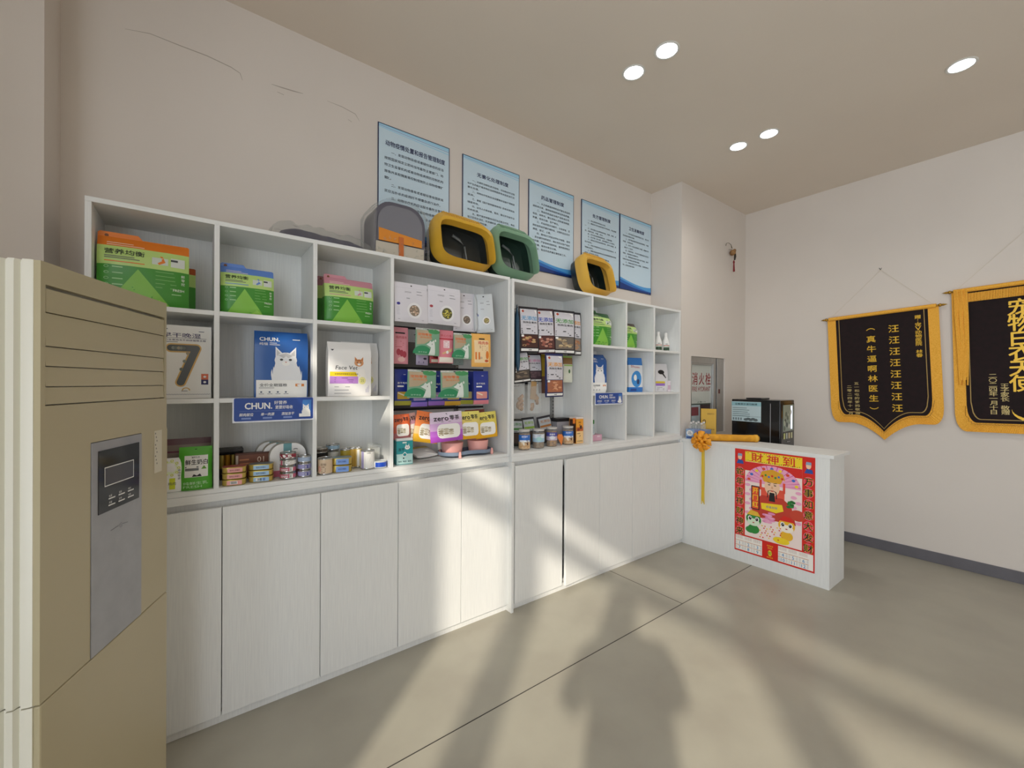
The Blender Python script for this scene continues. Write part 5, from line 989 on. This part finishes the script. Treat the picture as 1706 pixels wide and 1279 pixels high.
def board(label, x0, x1, title, tfit, th):
    w, h = x1-x0, .66; t = thing('regulation_board', label, 'notice board', (x0, YB-.0065, 2.24))
    G().box(0, 0, 0, w, .0062, h, NVF).obj('border_panel', t)
    g = G(); b = .005; y = -.0005; g.rect(b, b, w-b, h-b, LBL, y)
    def wave(f1, f0, m, yy, n=24): g.flat([(b+(w-2*b)*i/n, f1(i/n)) for i in range(n+1)]+[(b+(w-2*b)*i/n, f0(i/n)) for i in range(n, -1, -1)], m, yy)
    bot = lambda s: b
    wave(lambda s: .085*(1-s)**1.1+.045*s**3+.020, bot, c('#4f9bd6', .4), y-.0003); wave(lambda s: .075*(1-s)**1.2+.012+.010*s**2, bot, c('#2467b8', .4), y-.0006); wave(lambda s: .052*(1-s)**1.6+.012*s**2+.008, bot, c('#12357c', .4), y-.0009)
    top = lambda s: h-b
    wave(top, lambda s: h-.010-.014*s**.8, c('#9fd0ea', .4), y-.0003); wave(lambda s: h-.013-.015*s**.7, lambda s: h-.0155-.015*s**.7, c('#2f8fc9', .4), y-.0006); wave(lambda s: h-.020-.022*s**.9, lambda s: h-.0245-.022*s**.9, c('#9bd3ec', .4), y-.0006)
    g.txt(title, w/2+.005, h-.105, th, c('#1b2150'), y-.0012, bold=.035, fit=tfit)
    n, pitch, ch, body = BODY[title]; z = h-.155; INK = c('#3a3f4a')
    for para in body.split('|'):
        while para:
            ln, para = para[:n], para[n:]
            if z < .045: break
            k = len(ln)-len(ln.lstrip('　')); s_ = ln.lstrip('　'); wl = (w-.072)
            cw = wl/n; x_ = .038+cw*(k*2); m_ = min(len(s_), n-2*k) if k else len(s_)
            if k and len(s_) > m_: para = s_[m_:]+para; s_ = s_[:m_]
            g.txt(s_, x_, z, ch, INK, y-.0012, al='L', fit=cw*len(s_)*.97, bold=.02); z -= pitch
    g.obj('printed_face', t)
board('large blue bordered notice board, leftmost one above the pet carrier', .841, 1.304, '动物疫情处置和报告管理制度', .385, .031)
board('blue bordered notice board behind the green litter box, second from the left', 1.400, 1.872, '无害化处理制度', .26, .028)
board('blue bordered notice board with fully visible waves, in the middle of the row', 1.958, 2.424, '药品管理制度', .235, .030)
board('blue bordered notice board behind the lone yellow litter box', 2.512, 2.988, '处方管理制度', .225, .030)
board('blue bordered notice board at the right end next to the pilaster', 2.996, 3.455, '卫生消毒制度', .225, .030)

# ------------------------------------------------------------ silk banners on the right wall
def fringe_ring(pts, out, m1, m2, g, y, n=3):
    pass
def banner(label, y0, y1, ztop, zside, ztip, lines_, rod=(.045, .045), extra_fringe=False, nail=None, tilt=0., strings=True, curve=True):
    W_ = y0-y1; t = thing('award_banner', label, 'banner', (XR-.020, y0, ztop), -pi/2, ry=tilt); Hs, Ht = ztop-zside, ztop-ztip
    def low(s):     # lower edge, a bracket shape with a point in the middle
        u = abs(s-.5)*2; r = .16
        if u > 1-r: return -(Hs-.0)+ (1-sqrt(max(0, 1-((u-(1-r))/r)**2)))*.13
        return -Hs-(Ht-Hs)*max(0, 1-u/.62)**1.8 if curve else -Hs
    def shape(m, n=60):
        lo = [(m+(W_-2*m)*i/n, low(i/n)+m*1.1) for i in range(n+1)]; return [(m, -.01)]+lo+[(W_-m, -.01)]
    G().prism(shape(.045), -.004, .002, VELVET).obj('velvet_field', t)
    def band(g, m0, m1, yy, mat, n=60, th_=.002):
        a, b = shape(m0, n), shape(m1, n)
        for i in range(len(a)-1): g.add([(a[i][0], yy, a[i][1]), (a[i+1][0], yy, a[i+1][1]), (b[i+1][0], yy, b[i+1][1]), (b[i][0], yy, b[i][1]), (a[i][0], yy+th_, a[i][1]), (a[i+1][0], yy+th_, a[i+1][1]), (b[i+1][0], yy+th_, b[i+1][1]), (b[i][0], yy+th_, b[i][1])], [(0, 1, 2, 3), (4, 7, 6, 5), (0, 4, 5, 1), (3, 2, 6, 7)], mat)
    g = G(); n = 150; a, b = shape(-.012, n), shape(.050, n)
    for i in range(len(a)-1):      # ruffled gold fringe, one fold after another
        dy = -.010 if i % 2 else -.005; dy2 = -.005 if i % 2 else -.010
        g.add([(a[i][0], dy, a[i][1]), (a[i+1][0], dy2, a[i+1][1]), (b[i+1][0], -.006, b[i+1][1]), (b[i][0], -.006, b[i][1])], [(0, 1, 2, 3)], GOLD)
        g.add([(a[i][0], .001, a[i][1]), (a[i+1][0], .001, a[i+1][1]), (b[i+1][0], .001, b[i+1][1]), (b[i][0], .001, b[i][1])], [(3, 2, 1, 0)], GOLD)
    g.obj('gold_fringe', t, smooth=30)
    g = G(); p = shape(.040, 90); q = []
    for i, (x, z) in enumerate(p): q.append((x+(.004 if i % 2 else -.004), -.0095, z+(.004 if i % 2 else -.004)))
    g.tube(q[1:-1], .0016, c('#a8761a'), 5); g.obj('braid', t)
    g = G(); band(g, .070, .075, -.0062, c('#a98b4a', .4)); g.obj('gold_line', t)
    g = G().tube([(.0, -.008, -.004), (W_, -.008, -.004)], .016, GOLD, 14).obj('top_sleeve', t, smooth=50)
    if extra_fringe:
        g = G(); n = 90
        for i in range(n): x = .03+(W_-.06)*i/n; dx = (W_-.06)/n; g.box(x, -.012-.004*(i % 2), -.095, x+dx*.8, -.006, -.03, GOLD)
        g.obj('top_fringe', t)
        g = G()
        for k in range(9): g.tube([(.004+.008*k, -.016-.006*(k % 3), .0), (.008+.008*k, -.028+.004*(k % 3), -.2), (.014+.007*k, -.02, -.45), (.02+.005*k, -.016, -.72+.02*(k % 4))], .005, GOLD, 6)
        g.obj('tassel', t, smooth=50)
    for s_, x in ((-1, -.002), (1, W_+.002)):
        g = G(); g.lathe([(.0001, -.002), (.008, .0), (.007, .008), (.013, .016), (.013, .022), (.007, .030), (.009, .036), (.0001, .062)], c('#a8802c', .3, .8), n=14); g.v = [(x+s_*p_[2], -.008+p_[1], -.004+p_[0]) for p_ in g.v]; g.obj('rod_finial', t, smooth=40)
    if nail:
        ny, nz = nail; nx = y0-ny; g = G()
        g.tube([(.02, -.008, .012), (nx, .004, nz-ztop)], .0009, c('#c9bfa5'), 5).tube([(W_-.02, -.008, .012), (nx, .004, nz-ztop)], .0009, c('#c9bfa5'), 5); g.obj('hanging_cord', t)
        g = G().tube([(nx-.004, .019, nz-ztop+.006), (nx, -.004, nz-ztop+.003), (nx-.008, -.010, nz-ztop+.016)], .0022, c('#4a4a4c', .4, .6), 6).tube([(nx, -.002, nz-ztop+.003), (nx+.009, -.008, nz-ztop+.014)], .0018, c('#4a4a4c', .4, .6), 6); g.obj('wall_hook', t)
    GT = c('#e6b93a', .35, .3); GT2 = c('#cdb87a', .4, .2)
    for txt_, dy, z0, z1, hh, sx_, m_ in lines_:
        g = G(); x = y0-dy; k = len(txt_); st = (z0-z1)/max(1, k-1)
        for i, chh in enumerate(txt_):
            if chh == ' ':
                g.obj('gold_lettering', t); g = G(); continue
            rot = -pi/2 if chh in '（）' else 0
            g.txt(chh, x, z0-ztop-i*st, hh, GT if m_ else GT2, -.0052, sx=sx_, bold=.035 if m_ else .015, rot=rot)
        g.obj('gold_lettering', t)
    g = G()
    if extra_fringe:      # curved stroke under the big column
        x = y0-.165; zc = 1.215-ztop
        pts = [(x+.12*cos(a), zc+.085*sin(a)) for a in [pi+pi*i/14 for i in range(15)]]
        for i in range(14): w1 = .010+.012*sin(pi*i/14); g.flat([(pts[i][0], pts[i][1]), (pts[i+1][0], pts[i+1][1]), (pts[i+1][0]*.0+pts[i+1][0], pts[i+1][1]+w1+.004), (pts[i][0], pts[i][1]+w1)], GT, -.0052)
    if g.v: g.obj('gold_stroke', t)
    return t
def pc(u, v): q = PX(u, v, XR-.024); return q.y, q.z
def cl(s_, u, v0, v1, h, sx, m): (y_, z0), (_, z1) = pc(u, v0), pc(u, v1); return (s_, y_, z0, z1, h, sx, m)
banner('dark velvet award banner with rows of repeated gold characters, fully visible', 1.350, .648, 2.000, 1.075, .935,
  [cl('赠：宠V动物医院 林春', 1528, 533, 597, .030, 1.25, 1), cl('汪汪汪汪汪汪汪汪', 1487, 551, 683, .062, 1.05, 1), cl('（真牛逼啊林医生）', 1449, 551, 682, .056, 1.1, 1), cl('五一和屯的爹妈敬赠', 1421, 640, 689, .024, 1.4, 0), cl('二零二四年十一月', 1409, 645, 689, .024, 1.4, 0)], nail=(.973, 2.362), tilt=radians(-2.4))
banner('maroon velvet award banner with a gold tassel, cut off by the right edge', .555, -.19, 2.120, 1.065, 1.03,
  [cl('宠物白衣天使', 1698, 513, 640, .118, 1.0, 1), cl('二〇二四年一月十日', 1648, 627, 687, .034, 1.2, 0), cl('王子家长 敬赠', 1667, 644, 688, .034, 1.2, 0)], extra_fringe=True, nail=(.18, 2.50), tilt=radians(-1.5), curve=False)

# ------------------------------------------------------------ fire hydrant cabinet in the pilaster recess
t = thing('hydrant_cabinet', 'aluminium framed fire hydrant cabinet set in the pilaster behind the counter', 'fire hydrant cabinet', (HX0+.002, YC+.012, HZ0+.001)); w, h = HX1-HX0-.004, HZ1-HZ0-.002; dw = .47
g = G().box(0, .03, 0, w, .2, h, c('#2a2a2c', .5)); g.obj('cabinet_box', t)
g = G().box(0, 0, 0, .03, .028, h, METAL).box(dw-.075, 0, 0, dw, .028, h, METAL).box(.03, 0, h-.075, dw-.075, .028, h, METAL).box(.03, 0, 0, dw-.075, .028, .06, METAL).box(.03, -.006, h-.06, dw-.06, 0, h-.052, METAL).box(dw-.062, -.006, .03, dw-.054, 0, h-.052, METAL)
g.obj('door_frame', t, bevel=.002)
g = G().box(.03, .012, .06, dw-.075, .018, h-.075, c('#b9bdb6', .12)); RD = c('#8e2f36', .5); y = .0116; mx = PY(1168.5, 640, YC+.024).x-HX0; ms = (PY(1179.5, 640, YC+.024).x-PY(1157.5, 640, YC+.024).x)/2
for i, ch_ in enumerate('消火栓'): g.txt(ch_, mx+(i-1)*ms, h-.205, .115, RD, y, sx=.72*ms/.105, bold=.03)
g.txt('FIRE HYDRANT', mx, h-.300, .045, RD, y, fit=ms*2.75, bold=.02); g.txt('火警119', mx, h-.425, .018, c('#4a5a4e'), y, fit=.15); g.rect(.034, h-.450, dw-.079, h-.438, c('#3d4a3f'), y)
g.rect(.034, .10, .20, h-.450, c('#a3b0b5', .3), y); g.rect(.20, .10, dw-.08, h-.450, c('#2c1418', .3), y-.0001); g.rect(.04, h-.55, .17, h-.47, c('#7a3a40', .4), y-.0003)  # blue-grey and maroon panels: reflections of the room painted onto the pane
g.obj('glass_door_pane', t)
g = G().box(dw+.018, 0, 0, w, .028, h, METAL).box(dw+.05, -.004, h*.52, dw+.075, 0, h*.58, c('#5c2a26')); 
g.obj('side_frame', t, bevel=.002)
# small gourd charm on the pilaster
q = PY(1221, 420, YC-.03); t = thing('gourd_charm', 'small brown gourd charm with a red tassel hanging on the pilaster', 'wall charm', (q.x, YC-.034, q.z)); BRN = special('gourd_skin', '#a97f4d', .5, '#7f5a33', nscale=30)
g = G().lathe([(.0001, -.040), (.022, -.034), (.030, -.012), (.022, .008), (.013, .014), (.018, .026), (.014, .042), (.004, .048), (.0001, .05)], BRN, n=20); a = radians(-52); g.v = [(p[0]*cos(a)+p[2]*sin(a)*-1, p[1], -p[0]*sin(a)*-1+p[2]*cos(a)) for p in g.v]; g.obj('gourd_body', t, smooth=60)
G().tube([(-.035, 0, .035), (-.055, -.004, .062), (-.085, .002, .075), (-.115, .012, .070), (-.118, .016, .045)], [.003, .0025, .002, .002, .003], c('#5a5138'), 6).obj('stem', t, smooth=60)
G().tube([(-.02, .0, .03), (-.03, .005, .06)], .0022, c('#4f4630'), 6).obj('twig', t)
G().tube([(.0, -.018, -.02), (-.004, -.02, -.05), (-.004, -.015, -.085)], [.008, .011, .007], c('#2a2016', .4), 10).obj('bead', t, smooth=60)
G().tube([(-.012, -.012, -.088), (-.012, -.012, -.105), (-.012, -.012, -.12), (-.010, -.012, -.20)], [.004, .010, .006, .010], c('#7d1820', .7), 8).obj('red_tassel', t, smooth=40)
q2 = G().tube([(-.02, .0, .02), (-.02, .034, .03)], .002, c('#5a5a5a'), 6).obj('nail', t)

# ------------------------------------------------------------ coffee machine on the desk behind the counter
t = thing('back_desk', 'low white desk behind the reception counter, under the black machine', 'desk', (4.2, 1.7, 0))
G().box(-.40, -.42, .735, .45, .37, .76, WOODH).obj('desk_top', t, bevel=.002)
for sx_, sy_ in ((-.38, -.40), (.41, -.40), (-.38, .33), (.41, .33)): G().box(sx_, sy_, 0, sx_+.03, sy_+.03, .735, WOOD).obj('leg', t)
MX0 = 3.97; Ya, Yb = PX(1219, 700, MX0).y, PX(1300, 700, MX0).y; MX1 = PY(1323, 700, Yb).x; MZ = PX(1300, 667, MX0).z; BKM = c('#0d0d0f', .22, 0, .3)
t = thing('coffee_machine', 'black box shaped drinks machine with a notice sheet and lit display', 'drinks machine', (MX0, Yb, .7605)); w, d, h = MX1-MX0, Ya-Yb, MZ-.7605
G().box(0, 0, 0, w, d, h, BKM).obj('housing', t, bevel=.006)
G().box(.05, d*.42, h+.0005, .22, d*.75, h+.014, c('#1c1c1f', .3)).obj('lid_hatch', t, bevel=.005)
g = G(); g.box(.012, -.004, .03, w-.012, -.0005, h-.03, c('#151518', .15)); g.obj('front_door', t)
LG2 = glow('#dfe8ff', 1.1)
g = G().box(.045, -.0065, h*.47, w-.03, -.0045, h*.92, c('#93a093', .3)); g.rect(w*.68, h*.50, w*.80, h*.90, LG2, -.0068); 
for k in range(10): g.ell(.07+(w*.5)*((k*5) % 9)/9, h*(.52+.3*((k*7) % 10)/10), .020, .022, c(('#5f6b5c', '#b8c0ae', '#3f4a44', '#d3d6cc')[k % 4], .4), -.0066-.00005*k, 10)
for k in range(4): g.rect(.05+(w-.09)*k/4, h*.34, .05+(w-.09)*(k+.72)/4, h*.44, c(('#c9cf8a', '#b9bfb8', '#cdbf9a', '#c9c9a0')[k], .4), -.0066)
g.rect(.12, h*.28, .19, h*.30, c('#9a9a9c'), -.0066); g.obj('display_panel', t)
sh = G(); s0, s1 = d-.015-.0, d-(PX(1219, 700, MX0).y-PX(1268, 700, MX0).y)
zt_, zb_ = PX(1245, 669, MX0).z-.7605, PX(1245, 702, MX0).z-.7605
sh.xf = lambda x, y, z: (y-.0015, d-x, z)      # sheet on the left side of the housing
sw = d-s1
sh.rect(.0, zb_, sw, zt_, c('#b9cdd2', .5), 0); sh.rect(.0, zt_-.038, sw, zt_-.004, c('#8fb9c2', .5), -.0003); sh.txt('出餐提示请勿触摸', sw/2, zt_-.022, .017, c('#2a3a40'), -.0006, fit=sw*.75, bold=.03)
lines(sh, .01, zt_-.055, sw*.7, 5, .018, .005, c('#5f7478'), -.0004, 3); sh.rect(.004, zb_+.045, sw-.004, zb_+.047, c('#4f6468'), -.0004)
for k in range(5): sh.ell(sw*(.5+.08*k), zb_+.018+.006*(k % 2), .02, .012, c('#5a6668'), -.0006-.00005*k, 10)
for k in range(4): sh.rect(.012+.022*k, zb_+.01, .024+.022*k, zb_+.032, c('#6a7a80'), -.0005)
sh.obj('notice_sheet', t)
G().box(-.002, .075, .05, -.0008, .079, h-.03, c('#a9a9ad', .3)).obj('side_seam', t)

# ------------------------------------------------------------ things on the counter
q = PX(1150, 728, 3.52); bx, by = 3.545, 1.975
t = thing('bottle_carton', 'small blue and white open carton of clear bottles on the counter end', 'carton', (bx, by, CT+.0005), -pi/2+.12)
g = G().box(-.085, -.07, 0, .085, .05, .085, c('#7f96c4', .5)); y = -.0705; g.rect(-.084, .002, -.012, .083, c('#8fb0d4'), y); g.ell(-.05, .052, .028, .024, WHT, y-.0003, 18); g.txt('NO', -.052, .060, .012, c('#33365a'), y-.0006, bold=.04); g.txt('PAIN', -.049, .046, .011, c('#33365a'), y-.0006, bold=.04)
g.rect(-.08, .006, -.02, .022, c('#2f4f8f'), y-.0003); g.rect(-.008, .002, .083, .083, c('#8a88b8'), y); g.txt('滴眼液', .03, .06, .014, c('#33365a'), y-.0004, bold=.03); g.rect(0, .012, .06, .04, c('#6a6f9a'), y-.0003); g.ell(.07, .065, .012, .014, c('#b8a04a'), y-.0004, 12)
g.obj('carton', t)
for k in range(6):
    xx, yy = -.055+.045*(k % 3), -.035+.05*(k//3); zz_ = CT+.086
    b = thing('small_bottle', ('small clear bottle in the counter carton, front left', 'small clear bottle in the counter carton, front middle', 'small clear bottle in the counter carton, front right', 'small clear bottle in the counter carton, rear left', 'small clear bottle in the counter carton, rear middle', 'small clear bottle in the counter carton, rear right')[k], 'bottle', (bx, by, zz_), 0, 'bottles in the counter carton')
    a = -pi/2+.12; b.location = (bx+xx*cos(a)-yy*sin(a), by+xx*sin(a)+yy*cos(a), zz_)
    G().lathe([(.016, 0), (.017, .004), (.017, .030+.006*(k//3)), (.008, .040+.006*(k//3)), (.008, .046+.006*(k//3))], GLS, n=14).obj('bottle_body', b, smooth=40)
    G().lathe([(.010, .046+.006*(k//3)), (.010, .060+.006*(k//3)), (.0001, .061+.006*(k//3))], c('#d9d4d2', .4), n=12).obj('cap', b, smooth=40)
t = thing('counter_card', 'small yellow card sign in a stand behind the flower on the counter', 'sign', (3.65, 1.945, CT+.0005), -pi/2+.35)
def wz(v): return PX(1175, v, 3.69).z-CT
z0, z1 = .03, wz(680); YC_ = c('#d3a93f', .5); g = G().box(-.062, -.0015, z0, .062, .0015, z1, YC_); g.ell(-.035, (z0+z1)/2, .014, .02, c('#5a4420'), -.002, 16); g.ell(-.035, (z0+z1)/2, .008, .012, YC_, -.0023, 12); g.txt('温馨提示', .018, z1-.045, .014, c('#7a5c22'), -.002); g.txt('请勿吸烟', .018, z0+.05, .014, c('#7a5c22'), -.002); g.obj('card', t)
G().box(-.055, -.02, 0, .055, .02, .022, c('#7a4a38', .5)).box(-.03, -.004, .022, .03, .004, .032, c('#7a4a38', .5)).obj('stand', t, bevel=.002)
# rolled golden banner with rosette and ribbons
YLW = special('gold_silk', '#e2a119', .55, '#c98a12', nscale=20, bump=.15); PET = special('petal_silk', '#f6a821', .6, '#dd8a10', nscale=60)
t = thing('rolled_banner', 'golden rolled silk banner lying along the counter top', 'rolled banner', (3.53, 1.80, CT+.031))
A_, B_ = Vector((-.055, .055, 0)), Vector((.21, -.225, .000))
g = G().tube([A_, A_.lerp(B_, .3), A_.lerp(B_, .7), B_], [.030, .029, .028, .030], YLW, 20); g.tube([B_-(B_-A_)*.02, B_+(B_-A_)*.03], [.022, .020], c('#9a6a10', .6), 16); g.obj('silk_roll', t, smooth=40)
G().tube([B_-(B_-A_)*.06, B_-(B_-A_)*.01], .0315, c('#e6b03a', .5), 20).obj('end_band', t, smooth=40)
q = PX(1168, 735, 3.40); t = thing('rosette_ribbon', 'orange yellow silk rosette with long ribbons hanging down the counter front', 'rosette', (3.402, q.y, q.z), -pi/2)
g = G()
for ring_, (R, np_, tl) in enumerate(((.080, 8, .012), (.058, 6, -.004), (.034, 5, -.020))):
    for k in range(np_):
        a = 2*pi*(k+.5*ring_)/np_; vs = []; n1 = 7
        for i in range(n1):
            for j in range(5):
                s_, q_ = i/(n1-1), (j/4-.5)*2; rr = R*(.25+.85*s_); aa = a+q_*(.46 if ring_ < 2 else .7)*(1-.35*s_); vs.append((rr*cos(aa), tl-.010-.022*sin(pi*s_*.9)+.010*q_*q_+.006*q_*(1 if (k+ring_) % 2 else -1), rr*sin(aa)*.98+.004*sin(5*aa)))
        g.add(vs, [(i*5+j, i*5+j+1, (i+1)*5+j+1, (i+1)*5+j) for i in range(n1-1) for j in range(4)], PET)
g.ell(0, 0, .05, .05, PET, .008, 18); g.obj('petals', t, smooth=80)
G().lathe([(.0001, -.03), (.012, -.026), (.014, -.018), (.010, -.008), (.0001, -.008)], c('#a8761a', .6), n=12).obj('flower_center', t, smooth=60).rotation_euler = (-pi/2, 0, 0)  # darker core, the shade of the recess between the petals put into its colour
zr = PX(1171, 838, 3.44).z-q.z; RB = c('#e0bd14', .5)
for k in range(4):
    x = .002+.007*k-.006; y_ = .012+.002*(k % 2); b = zr+.012*((k*2) % 3)
    g = G(); n = 14
    g.add([p for i in range(n+1) for p in ((x, y_+.002*sin(i*.7+k), -.02+(b+.02)*i/n), (x+.007, y_+.002*sin(i*.7+k+.5), -.02+(b+.02)*i/n))], [(2*i, 2*i+1, 2*i+3, 2*i+2) for i in range(n)], RB); g.obj('ribbon', t, smooth=60)
G().tube([(0, .008, .02), (.0, .030, .038), (.0, .062, .046)], .011, YLW, 10).obj('knot', t, smooth=60)

# ------------------------------------------------------------ the person taking the picture (only the shadow falls into view)
def skin(name, verts, edges, mat, parent, root=0, sub=2):
    me = bpy.data.meshes.new(name); me.from_pydata([v[0] for v in verts], edges, []); me.materials.append(mat)
    o = bpy.data.objects.new(name, me); COL.objects.link(o); o.parent = parent
    o.modifiers.new('skin', 'SKIN'); sk = me.skin_vertices[0] if me.skin_vertices else None
    if sk is None:
        me.attributes  # the layer comes with the modifier on update
        bm_ = __import__('bmesh').new(); bm_.from_mesh(me); bm_.verts.layers.skin.verify(); bm_.to_mesh(me); bm_.free(); sk = me.skin_vertices[0]
    for i, v in enumerate(verts): r = v[1]; sk.data[i].radius = r if isinstance(r, tuple) else (r, r); sk.data[i].use_root = (i == root)
    m = o.modifiers.new('sub', 'SUBSURF'); m.levels = sub; m.render_levels = sub
    for p in me.polygons: p.use_smooth = True
    return o
px_, py_ = -cos(YAW)*.37, -sin(YAW)*.37
t = thing('person', 'person in a dark jacket and trousers standing upright, holding up a phone', 'person', (px_, py_, 0), YAW-pi/2)
SKN = c('#d3a482', .55); JK = c('#2d313b', .8); TR_ = c('#24262c', .8)
V = [((0, 0, .96), (.13, .10)), ((0, 0, 1.18), (.13, .09)), ((0, 0, 1.36), (.14, .10)), ((0, .01, 1.47), (.06, .06)), ((0, .03, 1.56), (.075, .085)), ((0, .03, 1.66), (.065, .08)), ((0, .03, 1.71), (.03, .04))]
E_ = [(0, 1), (1, 2), (2, 3), (3, 4), (4, 5), (5, 6)]
def chain(start, pts):
    global V, E_
    prev = start
    for p, r in pts: V.append((p, r)); E_.append((prev, len(V)-1)); prev = len(V)-1
    return prev
for s_ in (-1, 1):
    w_ = chain(2, [((s_*.17, 0, 1.40), .055), ((s_*.235, .08, 1.17), .040), ((s_*.14, .20, 1.28), .030), ((s_*.075, .255, 1.345), (.016, .026))])
    pm = chain(w_, [((s_*.062, .275, 1.375), (.012, .024))])
    for k, (dz, ln) in enumerate(((.028, .9), (.010, 1.0), (-.008, .95), (-.024, .8))): chain(pm, [((s_*.070, .295, 1.385+dz), .009), ((s_*.066, .312, 1.388+dz*ln), .008), ((s_*.050, .320, 1.390+dz*ln), .0075)])
    chain(w_, [((s_*.060, .262, 1.345), .010), ((s_*.046, .278, 1.358), .009), ((s_*.036, .288, 1.372), .008)])
    chain(0, [((s_*.10, 0, .88), .085), ((s_*.11, .02, .50), .055), ((s_*.12, -.02, .10), .040), ((s_*.13, .12, .035), (.035, .025))])
skin('body', V, E_, SKN, t)
V = [((0, 0, .80), (.25, .19)), ((0, 0, 1.10), (.17, .13)), ((0, 0, 1.34), (.17, .13)), ((0, .01, 1.45), (.085, .085))]; E_ = [(0, 1), (1, 2), (2, 3)]
for s_ in (-1, 1): chain(2, [((s_*.18, 0, 1.39), .075), ((s_*.245, .08, 1.16), .066), ((s_*.140, .19, 1.27), .046)])
skin('jacket', V, E_, JK, t)
V = [((0, 0, .93), (.15, .12))]; E_ = []
for s_ in (-1, 1): chain(0, [((s_*.10, 0, .84), .105), ((s_*.112, .015, .50), .075), ((s_*.12, -.02, .09), .058)])
skin('trousers', V, E_, TR_, t)
g = G(); g.lathe([(.082, -.02), (.090, .02), (.086, .07), (.06, .115), (.0001, .13)], c('#1c1816', .8), n=18); g.v = [(x, y*1.12+.018, z+1.60) for x, y, z in g.v]; g.obj('hair', t, smooth=60)
for s_ in (-1, 1):
    G().tube([(s_*.12, -.07, .035), (s_*.125, .03, .04), (s_*.132, .15, .032)], [.036, .042, .034], BLK, 12).obj('shoe', t, smooth=60)
    G().ell(s_*.030, 1.60, .010, .006, BLK, 0, 10).obj('eye', t).location = (0, .118, 0)
G().prism([(-.010, 1.562), (.010, 1.562), (.003, 1.60), (-.003, 1.60)], .10, .132, SKN).obj('nose', t, bevel=.004)
g = G().box(-.036, -.004, -.075, .036, .004, .075, BLK)
tag(place(g.obj('phone', bevel=.003), (px_+cos(YAW)*.325, py_+sin(YAW)*.325, 1.385), YAW-pi/2), 'black phone held upright in both hands of the person', 'phone')
